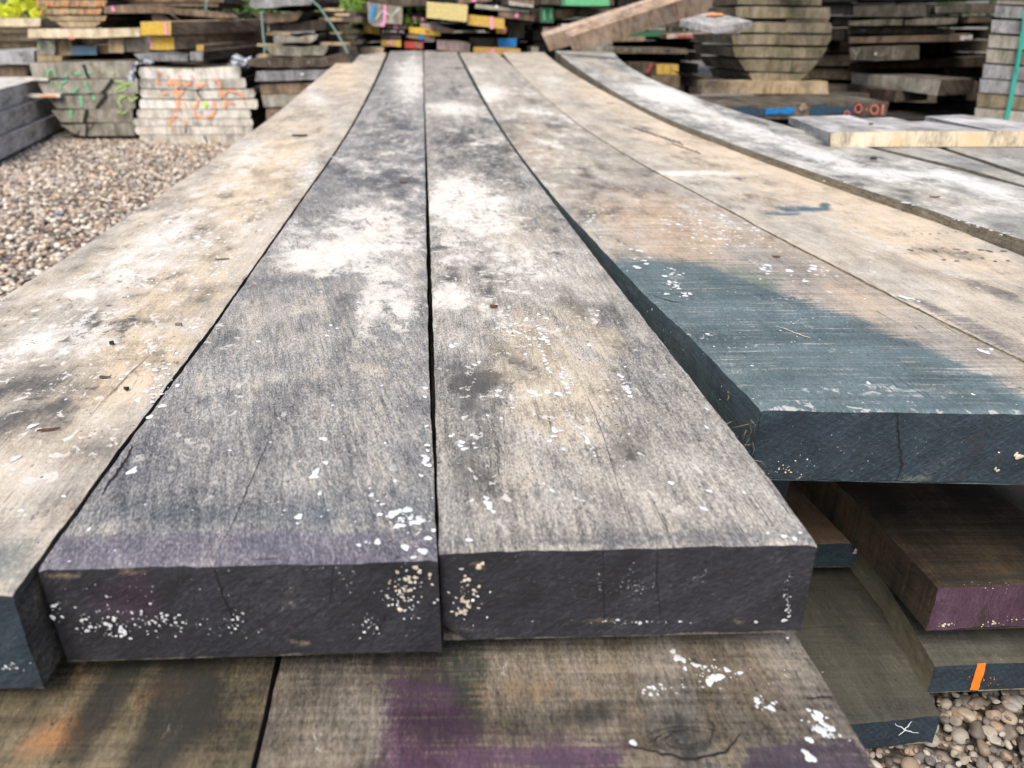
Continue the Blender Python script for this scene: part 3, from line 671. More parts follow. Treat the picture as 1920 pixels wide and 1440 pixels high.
plank('long_plank', 'board with a teal painted near end, right of the two black-ended boards', 'plank', LD, RD, TOP(), .0835,
      [M['top_d'], M['side_teal'], M['end_teal'], M['splash'], M['crack'], M['cream']], feats_d, (.02, .02, .12, .02),
      polys=[([(1110, 486), (1424, 800), (2130, 800), (1850, 692), (1660, 592), (1570, 540), (1465, 487)], (.065, .135, .175), .95, 26),
             ([(1250, 560), (1380, 690), (1700, 690), (1560, 590)], (.07, .10, .165), .8, 60),
             ([(1200, 500), (1230, 540), (1480, 560), (1440, 500)], (.13, .20, .18), .85, 30)],
      endfeats=end_d, edge_pale=.6, splats=spl_d + spl_de, seed=4, group='boards of the top layer of the long stack',
      lines=[([(1684, 776), (1686, 830), (1692, 872), (1682, 900)], 3, 'end'), ([(1225, 555), (1260, 566), (1285, 568)], 3, 'top'), ([(1455, 612), (1490, 625), (1518, 635)], 3.4, 'top', 5)])

feats_e = [('blotch', 1200, 260, 260, 110, 35, .6), ('blotch', 1650, 500, 360, 120, 20, .6), ('tan', 1330, 290, 200, 36, 24, 1.1), ('tan', 1560, 370, 200, 45, 22, 1.1), ('tan', 1750, 460, 180, 50, 22, .9), ('tan', 1120, 170, 90, 26, 32, .8), ('dark', 1210, 243, 30, 8, 12, .6), ('dark', 1060, 145, 26, 8, 10, .6), ('dark', 1300, 300, 90, 9, 20, .35), ('dark', 1120, 210, 60, 12, 30, .35),
           ('pale', 1040, 150, 30, 30, 40, .5), ('pale', 1300, 330, 130, 10, 2, .5), ('dark', 1340, 345, 90, 9, 0, .3), ('paint', 1510, 393, 70, 13, 1, 1.0, (.03, .09, .14), .5), ('paint', 1480, 402, 60, 4, 1, 1.0, (.02, .10, .22), .6), ('paint', 1545, 385, 24, 9, 0, 1.0, (.03, .10, .13), .5), ('pale', 1250, 324, 260, 4, 0, .8), ('dark', 1330, 332, 120, 4, 1, .5), ('paint', 1455, 360, 40, 12, -15, .5, (.08, .12, .11), .6), ('paint', 1590, 398, 30, 7, 3, .6, (.05, .09, .10), .6), ('tan', 1590, 420, 50, 14, 5, .4),
           ('dark', 1720, 470, 50, 9, 2, .6), ('dark', 1810, 480, 50, 10, 0, .6), ('dark', 1690, 440, 30, 6, 0, .5), ('dark', 1850, 540, 90, 10, 22, .7), ('dark', 1780, 590, 90, 14, 26, .0), ('dark', 1630, 490, 20, 6, 0, .5), ('dark', 1690, 558, 30, 5, 20, .3), ('dark', 1385, 390, 16, 7, 0, .5)]
spl_e = [(1695, 558, 7), (1708, 560, 6), (1722, 565, 4), (1215, 300, 3)] + cluster(1100, 180, 60, 20, 16, 1.2, 4) + cluster(1300, 345, 80, 6, 10, 1, 3) + cluster(1610, 400, 18, 5, 10, 1.5, 3.5) + [(1705 + k * 22 + rng.uniform(-5, 5), 468 + rng.uniform(-3, 5), rng.uniform(3, 6), 'top', 4) for k in range(9)] + [(1770 + k * 24, 486 + rng.uniform(-3, 5), rng.uniform(3, 6), 'top', 4) for k in range(6)] + [(1680 + k * 16, 438 + rng.uniform(-4, 4), rng.uniform(1.5, 3), 'top', 4) for k in range(8)]
rip = []
for k in range(12): rip.append(([(1180 + k * 8.2, 236 + k * 2.6), (1192 + k * 8.2, 243 + k * 2.8)], 3.4, 'top'))
for k in range(7): rip.append(([(1258 + k * 7.5, 268 + k * 2.4), (1268 + k * 7.5, 274 + k * 2.6)], 3.2, 'top', 5))
plank('long_plank', 'tan board dusted with sawdust, between the teal-painted board and the raised grey board', 'plank', LE, RE, TOP(-.005), .084,
      [M['top_e'], M['side_tan'], M['end_teal'], M['splash'], paint_mat('grey ripple stain', (.11, .095, .08), .9, .3), paint_mat('rusty streak', (.17, .09, .06), .9, .2)], feats_e, (.04, .0, .22, .0),
      polys=[([(1690, 556), (1730, 560), (1990, 670), (1920, 678)], (.07, .065, .085), .7, 10)], splats=spl_e, seed=5,
      lines=rip, group='boards of the top layer of the long stack')

feats_f = [('pale', 1560, 300, 300, 14, 17, .45), ('pale', 1240, 180, 70, 16, 20, .6), ('blotch', 1300, 210, 300, 90, 25, 1.0), ('blotch', 1700, 350, 340, 80, 15, 1.0), ('pale', 1240, 178, 60, 14, 12, 1.0), ('pale', 1410, 240, 120, 9, 18, .9), ('pale', 1560, 260, 90, 12, 15, .4), ('pale', 1260, 170, 80, 6, 28, .5), ('pale', 1680, 325, 160, 8, 3, .7), ('pale', 1850, 355, 120, 14, 18, 1.0), ('pale', 1860, 395, 60, 8, 5, .6), ('pale', 1530, 290, 60, 8, 14, .8), ('pale', 1590, 305, 20, 6, 10, .7),
           ('tan', 1120, 120, 60, 16, 30, .6), ('tan', 1320, 215, 120, 14, 22, .6), ('tan', 1750, 370, 160, 22, 12, .6), ('tan', 1180, 150, 60, 10, 25, .6), ('dark', 1200, 155, 30, 9, 10, .5), ('dark', 1640, 300, 100, 10, 12, .35), ('dark', 1500, 275, 100, 10, 20, .35), ('dark', 1400, 225, 110, 9, 22, .4), ('dark', 1700, 335, 130, 4, 2, .4), ('dark', 1150, 118, 30, 8, 20, .5)]
plank('long_plank', 'grey raised board streaked with white, running under the boards with fresh pale ends', 'plank', LF, RF, TOP(-.026), .084,
      [M['top_f'], M['side_tan'], M['end_teal'], M['splash'], M['crack'], M['cream']], feats_f, (.05, .02, .05, .0), seed=6,
      splats=[(1695, 380, 4.5), (1703, 381, 4.5), (1712, 385, 3)] + cluster(1570, 345, 300, 6, 12, 1, 3, ang=17) + cluster(1840, 425, 120, 4, 22, 1.5, 4, ang=16) + cluster(1500, 280, 100, 10, 20, 1.5, 5, ang=15), group='boards of the top layer of the long stack')
LG = [(2960, 625), (2340, 450), (1920, 346), (1800, 312), (1690, 286), (1630, 273)]
RG = [(3300, 620), (2500, 480), (1920, 331), (1850, 307), (1773, 281), (1735, 268)]
plank('long_plank', 'grey and tan strip of board between the raised grey board and the right hand edge', 'plank', LG, RG, TOP(-.024), .084,
      [M['top_f'], M['side_tan'], M['end_teal'], M['splash'], M['crack']], [('dark', 1800, 300, 100, 8, 17, .4), ('tan', 1880, 330, 60, 8, 17, .6)], (.05, .02, .1, .0), seed=7, group='boards of the top layer of the long stack', res=.012)
LH = [(3360, 612), (2540, 472), (1930, 327), (1856, 303), (1780, 278), (1742, 266)]
RH = [(3700, 560), (2900, 420), (2200, 300), (2080, 272), (2020, 262)]
plank('long_plank', 'blue grey and tan board at the right frame edge below the fresh pale ends', 'plank', LH, RH, TOP(-.024), .084,
      [M['top_f'], M['side_tan'], M['end_teal'], M['splash'], M['crack']], [('tan', 1850, 312, 80, 9, 20, .9), ('dark', 1900, 295, 60, 9, 10, .6), ('pale', 1900, 302, 20, 4, 0, .7)], (.0, .1, .1, .0), seed=8, group='boards of the top layer of the long stack', res=.012)
# second layer
lo_a = [('dark', 355, 1300, 80, 110, 25, .9), ('dark', 185, 1330, 40, 130, 32, .9), ('dark', 250, 1420, 80, 40, 0, .7), ('tan', 240, 1290, 180, 14, -2, .7), ('blotch', 200, 1300, 420, 200, 0, .35), ('tan', 190, 1262, 120, 7, -2, .6), ('tan', 195, 1282, 60, 18, -8, .9), ('tan', 110, 1380, 90, 40, -30, .8), ('tan', 120, 1425, 60, 12, 0, 1.0), ('dark', 200, 1310, 26, 110, 30, .75), ('dark', 355, 1280, 60, 70, 20, .75), ('dark', 300, 1400, 60, 60, 20, .45), ('dark', 160, 1400, 26, 70, 30, .7), ('dark', 60, 1330, 60, 20, -20, .5), ('pale', 220, 1410, 36, 30, -30, .3)]
plank('lower_plank', 'brown lower board with orange stains, under the black-ended boards on the left', 'plank', [(-900, 1500), (-420, 1215), (-120, 1035)], [(445, 1545), (468, 1440), (497, 1320), (520, 1215), (560, 1035), (700, 520), (735, 380)], LEVEL(.48), .085,
      [M['low_a'], M['side_dark'], M['end_teal'], M['splash'], M['crack']], lo_a, (.0, .0, .05, .0),
      polys=[([(-100, 1230), (400, 1220), (400, 1290), (-100, 1310)], (.045, .06, .035), .6, 50), ([(380, 1230), (480, 1230), (450, 1380), (350, 1380)], (.04, .06, .05), .35, 40)], seed=9, group='lower boards of the long stack')
lo_b = [('dark', 1000, 1350, 260, 30, -3, .6), ('dark', 620, 1240, 90, 60, 0, .5), ('dark', 830, 1330, 90, 80, 0, .5), ('blotch', 1000, 1300, 420, 200, 0, .35), ('tan', 1000, 1290, 140, 50, 0, .9), ('tan', 1080, 1250, 160, 24, 0, .5), ('dark', 760, 1250, 80, 40, 0, .6), ('dark', 900, 1200, 160, 26, 0, .7), ('dark', 1240, 1385, 110, 38, 0, .75), ('dark', 1120, 1330, 80, 26, -10, .6), ('dark', 860, 1260, 40, 60, 10, .5), ('dark', 1350, 1230, 90, 30, 20, .3), ('dark', 640, 1290, 80, 60, 20, .35), ('pale', 1480, 1360, 60, 20, 20, .25), ('pale', 620, 1400, 60, 60, 0, .3), ('dark', 1320, 1400, 60, 12, -30, .7)]
spl_lb = cluster(1320, 1255, 70, 28, 30, 1.5, 5.5, ang=20) + [(1340, 1272, 9), (1330, 1280, 7), (1350, 1270, 6), (1270, 1235, 7), (1280, 1238, 6), (1262, 1222, 6)] + cluster(1440, 1325, 26, 14, 14, 1.5, 6, ang=30) + cluster(1545, 1370, 40, 26, 34, 2, 7, ang=35) + cluster(1240, 1295, 36, 14, 16, 1.5, 4.5) + [(1520, 1422, 9), (1510, 1412, 7), (1187, 1393, 6), (1527, 1345, 5), (1535, 1340, 7)] + cluster(1350, 1270, 150, 50, 26, .8, 2.2)
plank('lower_plank', 'brown lower board with a knot and purple paint, under the black-ended boards', 'plank', [(470, 1490), (480, 1440), (507, 1320), (531, 1215), (572, 1035), (705, 520), (740, 380)], [(1690, 1515), (1642, 1436), (1600, 1364), (1565, 1305), (1504, 1205), (1477, 1165), (1400, 1035), (1090, 520), (1000, 380)], LEVEL(.48), .085,
      [M['low_b'], M['side_dark'], M['end_purple'], M['splash'], M['crack']], lo_b, (.0, .0, .05, .0),
      polys=[([(700, 1470), (735, 1250), (860, 1280), (960, 1470)], PURP, .85, 70), ([(735, 1470), (740, 1385), (1180, 1390), (1180, 1470)], PURP, .95, 50), ([(1380, 1470), (1400, 1400), (1600, 1380), (1640, 1440), (1650, 1480)], (.07, .035, .085), .9, 14), ([(640, 1200), (830, 1190), (820, 1270), (680, 1290)], (.07, .025, .03), .5, 40), ([(830, 1190), (930, 1190), (900, 1340), (830, 1330)], (.02, .05, .035), .75, 40)], splats=spl_lb, seed=10, group='lower boards of the long stack',
      lines=[([(1310, 1392), (1306, 1396), (1295, 1399), (1283, 1399), (1271, 1397), (1266, 1393), (1268, 1388), (1277, 1385)], 1.6, 'top'), ([(1314, 1403), (1290, 1406), (1266, 1404), (1250, 1398), (1246, 1389), (1257, 1381), (1279, 1377), (1303, 1378)], 1.6, 'top'), ([(1273, 1413), (1242, 1406), (1226, 1395), (1232, 1382), (1257, 1372), (1293, 1370), (1327, 1374), (1347, 1385)], 1.6, 'top'), ([(1212, 1404), (1205, 1387), (1227, 1372), (1270, 1363), (1319, 1365), (1358, 1376), (1371, 1392), (1356, 1408)], 1.6, 'top'), ([(1180, 1398), (1230, 1412), (1290, 1425), (1360, 1412), (1390, 1378)], 6, 'top'), ([(1325, 1350), (1340, 1362), (1330, 1395)], 3, 'top'), ([(1512, 1312), (1560, 1308)], 3, 'top'), ([(1240, 1388), (1262, 1375), (1290, 1370)], 2, 'top'), ([(1215, 1395), (1240, 1380)], 2, 'top')])
plank('lower_plank', 'teal-ended lower board just showing under the corner of the teal-painted board', 'plank', [(1340, 841), (1150, 560), (980, 330)], [(1492, 839), (1290, 560), (1080, 330)], LEVEL(.48), .085,
      [M['low_b'], M['side_dark'], M['end_teal'], M['splash'], M['crack']], [], seed=11, group='lower boards of the long stack', res=.02)
plank('lower_plank', 'dark brown board with a purple waxed end, below the teal-painted board', 'plank', [(1760, 1100), (1684, 1021), (1642, 975), (1585, 920), (1470, 810), (1320, 660), (1090, 420)], [(2180, 1092), (1985, 1010), (1850, 905), (1700, 800), (1500, 640), (1300, 420)], LEVEL(.64), .068,
      [M['low_c'], M['low_c'], M['end_purple'], M['splash'], M['crack'], M['cream']], [('dark', 1700, 960, 120, 20, 0, .3), ('tan', 1600, 960, 20, 60, -30, .7)], (.0, .0, .1, .0),
      polys=[([(1750, 1100), (1930, 1085), (1930, 1070), (1760, 1090)], (.01, .025, .018), .7, 8)],
      endfeats=[('paint', 1840, 1150, 22, 50, 10, .7, (.10, .07, .05), .5)], splats=cluster(1775, 1172, 16, 5, 14, 1, 4, 'end', 0, 5) + cluster(1880, 1165, 60, 6, 20, .8, 3, 'end', -12, 5) + cluster(1850, 1100, 60, 10, 12, .6, 1.5, 'end'), seed=12, group='lower boards of the long stack')
plank('lower_plank', 'short brown board with a dull teal end, between the black end and the orange-marked board', 'plank', [(1300, 1022), (1150, 820), (1020, 620), (900, 400)], [(1611, 1018), (1490, 900), (1290, 700), (1030, 400)], LEVEL(.71), .042,
      [M['low_e'], M['side_dark'], M['end_teal'], M['splash'], M['crack'], M['cream']], [('tan', 1540, 960, 80, 60, 0, .7)], (.1, .0, .3, .0),
      splats=[(1606, 1030, 5, 'end', 5), (1603, 1036, 4, 'end', 5)], seed=13, group='lower boards of the long stack')
zo = plank('lower_plank', 'low board with an orange paint mark on its teal end', 'plank', [(1754, 1248), (1662, 1093), (1609, 1030), (1480, 850), (1300, 560)], [(2330, 1225), (2190, 1080), (2100, 1010), (1850, 800), (1600, 560)], LEVEL(.755), .046,
      [M['low_d'], M['low_side'], M['end_teal'], M['splash'], M['crack'], M['orange']], [('pale', 1850, 1210, 60, 30, 0, .2), ('dark', 1750, 1170, 60, 30, 20, .3)], (.1, .0, .15, .0),
      lines=[([(1841, 1243), (1838, 1258), (1826, 1293)], 34, 'end', 5), ([(1838, 1246), (1832, 1262), (1824, 1292)], 20, 'end', 5)], splats=cluster(1850, 1275, 40, 14, 22, .6, 1.8, 'end', 0, 5), seed=14, group='lower boards of the long stack')
plank('lower_plank', 'lowest board with a white chalk cross on its teal end', 'plank', [(1380, 1372), (1300, 1180), (1200, 900), (1060, 560)], [(1765, 1342), (1700, 1215), (1585, 1040), (1440, 820), (1270, 560)], LEVEL(.80), .046,
      [M['low_d'], M['low_side'], M['end_teal'], M['splash'], M['crack'], M['chalk']], [('dark', 1650, 1330, 100, 16, -6, .4)], (.0, .0, .05, .0),
      lines=[([(1678, 1357), (1700, 1370), (1722, 1375)], 3, 'end', 5), ([(1709, 1352), (1700, 1364), (1686, 1379)], 3, 'end', 5)], seed=15, group='lower boards of the long stack')
# bearers laid across between the layers
def bearer(x0, x1, y, z0, z1, label, mat, wdt=.07):
    mb = MB(); box(mb, (x0, y, z0), (x1, y + wdt, z1)); o = mb.build('bearer', mat, origin=((x0 + x1) / 2, y, z0))
    return tag(o, label, 'bearer', 'cross bearers under the long boards')
def box(mb, a, b, mi=0):
    (x0, y0, z0), (x1, y1, z1) = a, b
    V = [(x0, y0, z0), (x1, y0, z0), (x1, y1, z0), (x0, y1, z0), (x0, y0, z1), (x1, y0, z1), (x1, y1, z1), (x0, y1, z1)]
    mb.add(V, [(0, 3, 2, 1), (4, 5, 6, 7), (0, 1, 5, 4), (1, 2, 6, 5), (2, 3, 7, 6), (3, 0, 4, 7)], mi)
for yy, xa, xb in ((1.25, -.9, .7), (3.1, -1.0, .9), (5.6, -1.2, .5)):
    z1 = H - prof(yy) - .087
    lab = {1.25: 'nearest thin cross bearer under the top layer', 3.1: 'middle thin cross bearer under the top layer', 5.6: 'farthest thin cross bearer under the top layer'}[yy]
    bearer(xa, xb, yy, z1 - .022 if yy < 2 else .12, z1, lab, M['side_dark'])

# ---------------------------------------------------------------- timber in the yard behind
for k_, a_, b_, c_ in [
    ('w_white', (.58, .55, .49), (.74, .72, .67), (.46, .40, .31)), ('w_grey', (.24, .225, .185), (.38, .36, .31), (.18, .15, .10)),
    ('w_tan', (.36, .27, .16), (.52, .42, .28), (.24, .19, .12)), ('w_brown', (.17, .12, .08), (.28, .205, .145), (.10, .07, .05)),
    ('w_dark', (.085, .068, .05), (.16, .13, .10), (.03, .025, .02)), ('w_olive', (.16, .135, .09), (.28, .24, .165), (.14, .13, .07)),
    ('w_bark', (.07, .058, .042), (.16, .14, .11), (.03, .028, .022)), ('w_slate', (.22, .22, .225), (.36, .36, .37), (.14, .14, .135)),
    ('w_pale', (.62, .54, .40), (.72, .65, .52), (.60, .47, .30)), ('w_sun', (.55, .46, .32), (.72, .62, .46), (.40, .33, .22)),
    ('w_beamside', (.34, .25, .17), (.50, .39, .28), (.20, .15, .11)), ('w_left', (.42, .405, .38), (.58, .565, .54), (.25, .235, .21)), ('w_shade', (.075, .068, .052), (.15, .135, .11), (.045, .04, .03)), ('w_shadebrown', (.06, .043, .03), (.12, .085, .06), (.03, .025, .02)), ('w_beam', (.36, .26, .185), (.47, .37, .29), (.29, .25, .22)), ('w_black', (.012, .010, .009), (.03, .026, .022), (.006, .006, .006)),  # shade timbers darkened: the right pile's shade is put into their colour
    ('w_pink', (.38, .28, .24), (.50, .40, .36), (.28, .2, .17)), ('w_topgrey', (.30, .29, .28), (.50, .49, .49), (.22, .2, .17))]:
    M[k_] = plain_wood(k_.replace('w_', '') + ' timber', a_, b_, c_)
for k_, c_ in [('p_yellow', (.60, .40, .06)), ('p_ochre', (.50, .33, .07)), ('p_straw', (.56, .46, .20)), ('p_blue', (.01, .16, .42)), ('p_sky', (.01, .28, .62)), ('p_dull', (.14, .24, .32)),
               ('p_pink', (.75, .28, .45)), ('p_red', (.42, .06, .04)), ('p_rose', (.70, .20, .16)), ('p_green', (.12, .42, .20)), ('p_lime', (.38, .52, .18)), ('p_mint', (.18, .46, .26)), ('p_orange', (.86, .38, .20)),
               ('p_tang', (.80, .26, .07)), ('p_white', (.6, .6, .58)), ('p_crack', (.02, .016, .012)), ('p_dkgreen', (.03, .12, .06)), ('p_navy', (.02, .05, .08)), ('p_coral', (.62, .16, .12)), ('p_fluo', (.55, .85, .02)), ('p_mark', (.30, .32, .30)), ('p_brown', (.20, .11, .06))]:
    M[k_] = paint_mat(k_.replace('p_', '') + ' paint', c_, .65, .25)

DIR = np.array((-.1, 1.0, 0))
def ribbon(mb, pts, wpx, Y, mi, cl=False):
    mb.k = getattr(mb, 'k', 0) + 1; Y = Y - .0009 * mb.k
    C = [on_Y(px, py, Y - .004) for px, py in pts]
    if len(C) == 1:
        sc_ = (Y * cp) / F; n = 10; c = C[0]; V = [c + np.array((math.cos(q / n * 6.283), 0, math.sin(q / n * 6.283))) * wpx * sc_ * rng.uniform(.85, 1.15) for q in range(n)]
        mb.add(V, [tuple(range(n))[::-1]], mi); return
    D_ = []
    for a, b in zip(C[:-1], C[1:]):
        for q in range(4): D_.append(a + (b - a) * q / 4)
    D_.append(C[-1]); V = []
    for q, c in enumerate(D_):
        nx = D_[min(q + 1, len(D_) - 1)] - D_[max(q - 1, 0)]
        sd_ = np.cross(np.array((0, -1., 0)), nx); sd_ /= (np.linalg.norm(sd_) + 1e-9)
        ww = wpx * .85 * Y * cp / F * .5 * rng.uniform(.6, 1.2)
        V += [c - sd_ * ww, c + sd_ * ww]
    mb.add(V, [(2 * q, 2 * q + 1, 2 * q + 3, 2 * q + 2) for q in range(len(D_) - 1)], mi)

def prism(mb, front, back, me, ms, jit=.003, sub=.05, seed=0):
    """front: 3D outline; back: vector. the outline is subdivided and made uneven"""
    pts = []; n = len(front)
    for i in range(n):
        a, b = front[i], front[(i + 1) % n]; m = max(1, int(np.linalg.norm(b - a) / sub))
        for q in range(m): pts.append(a + (b - a) * q / m)
    c = np.mean(pts, 0); out = []
    for p in pts:
        j = (mn.noise(Vector(p) * 9 + Vector((seed, 0, 0))) + .5 * mn.noise(Vector(p) * 25)) * jit * 2
        d = p - c; d /= (np.linalg.norm(d) + 1e-9); out.append(p + d * j)
    n = len(out); L = np.linalg.norm(back); m = max(2, int(L / .25)); V = list(out); rest = [(p[0], p[2], p[1]) for p in out]
    mb.add(V, [tuple(range(n))[::-1]], me, rest)
    V = []; rest = []
    for k in range(m + 1):
        for p in out:
            w_ = np.array((mn.noise(Vector((k * .5, seed, p[2] * 8))), 0, .4 * mn.noise(Vector((k * .6, seed + 9, p[0] * 8))))) * jit * 2.5 * (k > 0)
            q = p + np.array(back) * k / m + w_; V.append(q); rest.append((q[0] + .1 * q[1] + q[2], q[1], q[2]))
    fs = [(k * n + i, k * n + (i + 1) % n, (k + 1) * n + (i + 1) % n, (k + 1) * n + i) for k in range(m) for i in range(n)]
    mb.add(V, fs, ms, rest); mb.add(V[-n:], [tuple(range(n))], ms, rest[-n:])

def slab(label, poly, Y, depth, end, side=None, marks=(), group=None, name='timber_slab', cat='slab', back=None, jit=.003, curve=None):
    mb = MB(); fr = [on_Y(px, py, Y) for px, py in poly]
    # make sure the outline is wound the same way
    ar = sum(fr[i][0] * fr[(i + 1) % len(fr)][2] - fr[(i + 1) % len(fr)][0] * fr[i][2] for i in range(len(fr)))
    if ar > 0: fr = fr[::-1]
    mats = [M[end], M[side or end]]; prism(mb, fr, DIR * depth if back is None else np.array(back), 0, 1, jit, seed=len(label))
    for mk_ in marks:
        if M[mk_[0]] not in mats: mats.append(M[mk_[0]])
        ribbon(mb, mk_[2], mk_[1], Y, mats.index(M[mk_[0]]))
    zmin = min(p[2] for p in fr)
    ob = mb.build(name, mats, origin=(fr[0][0], Y, zmin)); return tag(ob, label, cat, group)
def Q(x0, y0, x1, y1, dy=0): return [(x0, y0), (x1, y0 + dy), (x1, y1 + dy), (x0, y1)]
ORD = ['topmost', 'second', 'third', 'fourth', 'fifth', 'sixth', 'seventh', 'eighth', 'ninth', 'tenth']
def olab(i, n, what, where): return f"{'topmost' if i == 0 else ('lowest' if i == n - 1 else ORD[i])} {what} {'of' if i in (0, n - 1) else 'from the top of'} {where}"

# white faced log stack with orange writing
rowsW = [(126, 147, 262, 452), (148, 165, 262, 462), (167, 184, 264, 476), (186, 204, 263, 484), (205.5, 221.5, 258, 470), (222.5, 236, 252, 474), (237, 252, 255, 474), (253, 269, 263, 468)]
mW = {0: [('p_orange', 6, [(297, 142), (298, 137), (303, 140)]), ('p_orange', 4, [(312, 142), (318, 143)]), ('p_orange', 5, [(335, 141), (338, 146)]), ('p_orange', 5, [(357, 143), (363, 146)]), ('p_crack', 2, [(360, 126), (363, 133)])],
      1: [('p_orange', 6, [(297, 149), (296, 160)]), ('p_orange', 10, [(313, 158), (328, 152), (335, 163)]), ('p_orange', 6, [(341, 153), (350, 161), (357, 153)]), ('p_orange', 5, [(365, 155), (370, 163), (388, 156)]), ('p_orange', 5, [(400, 148), (412, 155), (413, 165)])],
      2: [('p_orange', 12, [(326, 168), (336, 183)]), ('p_orange', 5, [(304, 176), (312, 175)]), ('p_orange', 8, [(343, 170), (332, 180)]), ('p_orange', 7, [(412, 168), (415, 184)]), ('p_orange', 6, [(418, 178), (425, 170), (440, 171), (454, 178), (455, 184)]), ('p_crack', 3, [(367, 168), (377, 184)])],
      3: [('p_orange', 9, [(335, 187), (334, 204)]), ('p_orange', 5, [(345, 190), (350, 203)]), ('p_orange', 6, [(372, 187), (365, 204)]), ('p_orange', 6, [(400, 190), (404, 204)]), ('p_orange', 6, [(424, 188), (421, 203)]), ('p_orange', 5, [(430, 191), (440, 194)]), ('p_orange', 5, [(456, 190), (460, 193)]), ('p_fluo', 7, [(386, 191), (384, 201)])],
      4: [('p_orange', 6, [(363, 207), (366, 217), (380, 221)]), ('p_orange', 6, [(402, 207), (399, 216), (385, 221)]), ('p_orange', 4, [(323, 208), (335, 207)]), ('p_orange', 4, [(322, 219), (335, 217)])],
      5: [('p_orange', 5, [(318, 235), (318, 226), (327, 223)]), ('p_orange', 5, [(345, 224), (350, 228), (347, 233)])],
      6: [('p_orange', 5, [(320, 238), (326, 242)]), ('p_crack', 3, [(349, 238), (347, 250)])],
      7: [('p_crack', 5, [(382, 254), (389, 268)])]}
for i, (a, b, x0, x1) in enumerate(rowsW):
    m = (a + b) / 2
    l = 3 if i < 3 else (-3 if i > 5 else 0)
    poly = [(x0 + (2 if i < 4 else -2) * 0, a), ((x0 + x1) / 2, a + (3 if i < 4 else 0)), (x1 - 2, a - (2 if i in (0, 1) else 0)), (x1 + (4 if i in (2,) else 0), m), (x1 - (6 if i == 7 else 1), b), ((x0 + x1) / 2, b + (3 if i < 3 else 0)), (x0 + (16 if i == 7 else 2), b), (x0 - 2, m)]
    slab(olab(i, 8, 'white-ended slab', 'the log stack sprayed with orange marks'), poly, 6.43, 1.9, 'w_white', 'w_bark', mW.get(i, []), 'slabs of the log stack sprayed with orange marks', jit=.004)
slab('dark skid under the log stack sprayed with orange marks', Q(290, 268, 470, 284), 6.6, .12, 'w_dark', group='skids under the log stacks', name='skid', cat='skid')
# grey log stack with green marks
rowsG = [(116, 146, 54, 250), (149, 175, 68, 258), (178, 203, 88, 252), (205, 229, 96, 248), (232, 254, 112, 252)]
mG = [[('p_mint', 5, [(87, 145), (91, 132), (99, 130), (105, 144)]), ('p_mint', 5, [(122, 145), (127, 137)]), ('p_mint', 6, [(140, 138), (152, 137)]), ('p_mint', 4, [(165, 134), (170, 139)]), ('p_crack', 7, [(156, 121), (165, 145)]), ('p_lime', 4, [(208, 139), (214, 137)])],
      [('p_mint', 5, [(95, 152), (98, 160)]), ('p_mint', 5, [(126, 150), (113, 158), (112, 168)]), ('p_mint', 5, [(146, 164), (138, 173), (131, 170)]), ('p_mint', 6, [(158, 152), (167, 174)]), ('p_crack', 9, [(211, 149), (192, 175)]), ('p_lime', 4, [(215, 152), (228, 153), (236, 166), (225, 171), (215, 167), (236, 158), (245, 154), (253, 170)])],
      [('p_mint', 9, [(151, 180), (153, 201)]), ('p_mint', 7, [(174, 180), (177, 188)]), ('p_crack', 7, [(200, 178), (180, 203)]), ('p_lime', 5, [(236, 180), (224, 184), (222, 192), (228, 201)]), ('p_lime', 5, [(240, 182), (250, 191)]), ('p_lime', 4, [(244, 190), (258, 182)])],
      [('p_mint', 7, [(132, 206), (133, 222)]), ('p_crack', 7, [(164, 206), (157, 229)]), ('p_lime', 4, [(218, 209), (230, 213), (240, 207)])],
      [('p_crack', 6, [(163, 233), (162, 254)]), ('p_crack', 2, [(163, 245), (172, 238), (178, 228)]), ('p_crack', 3, [(145, 252), (148, 244)])]]
for i, (a, b, x0, x1) in enumerate(rowsG):
    t_ = [8, 14, 18, 18, 36][i]
    slab(olab(i, 5, 'grey slab', 'the log stack marked with green paint'), [(x0, a + 2), (x0 + 70, a), (x1, a - 2), (x1 + 1, b), (x0 + 90, b + 1), (x0 + t_, b)], 6.62, 2.0, 'w_grey', 'w_bark', mG[i], 'slabs of the log stack marked with green paint', jit=.004)
slab('pale sleeper lying on the shingle under the green-marked log stack', Q(100, 253, 275, 272), 6.72, .16, 'w_grey', 'w_grey', name='skid', cat='skid', group='skids under the log stacks')
slab('thin bare stick poking out under the top green-marked slab', Q(47, 147, 90, 151), 6.6, .03, 'w_white', name='sticker', cat='stick', group='spacer sticks in the log stacks')
slab('spacer stick with an orange smear poking out of the green-marked log stack', Q(52, 176, 112, 183), 6.58, .03, 'w_white', marks=[('p_orange', 5, [(74, 180), (104, 179)])], name='sticker', cat='stick', group='spacer sticks in the log stacks')

# timbers lying at the left edge, their sides running away from the camera
def long_box(label, near, far, z0, z1, width, mat, group, name='squared_timber', cat='timber', topmat=None):
    """near, far: px points of the visible side's foot as (px, Y)"""
    A = np.array((ray(near[0], 46)[0] / ray(near[0], 46)[1] * near[1], near[1], z0)); B = np.array((ray(far[0], 46)[0] / ray(far[0], 46)[1] * far[1], far[1], z0))
    mb = MB(); h = z1 - z0
    fr = [A, A + (0, 0, h), A + (-width, 0, h), A + (-width, 0, 0)]
    prism(mb, fr[::-1], B - A, 0, 0, .003, .06, len(label)); ob = mb.build(name, [M[mat]], origin=A); return tag(ob, label, cat, group)
gLS = 'grey squared timbers lying at the left edge'
long_box('lowest grey squared timber on the shingle at the left edge', (-90, 5.2), (98, 7.6), .04, .165, .5, 'w_left', gLS)
long_box('middle grey squared timber of the three at the left edge', (-95, 5.2), (88, 7.6), .172, .31, .5, 'w_left', gLS)
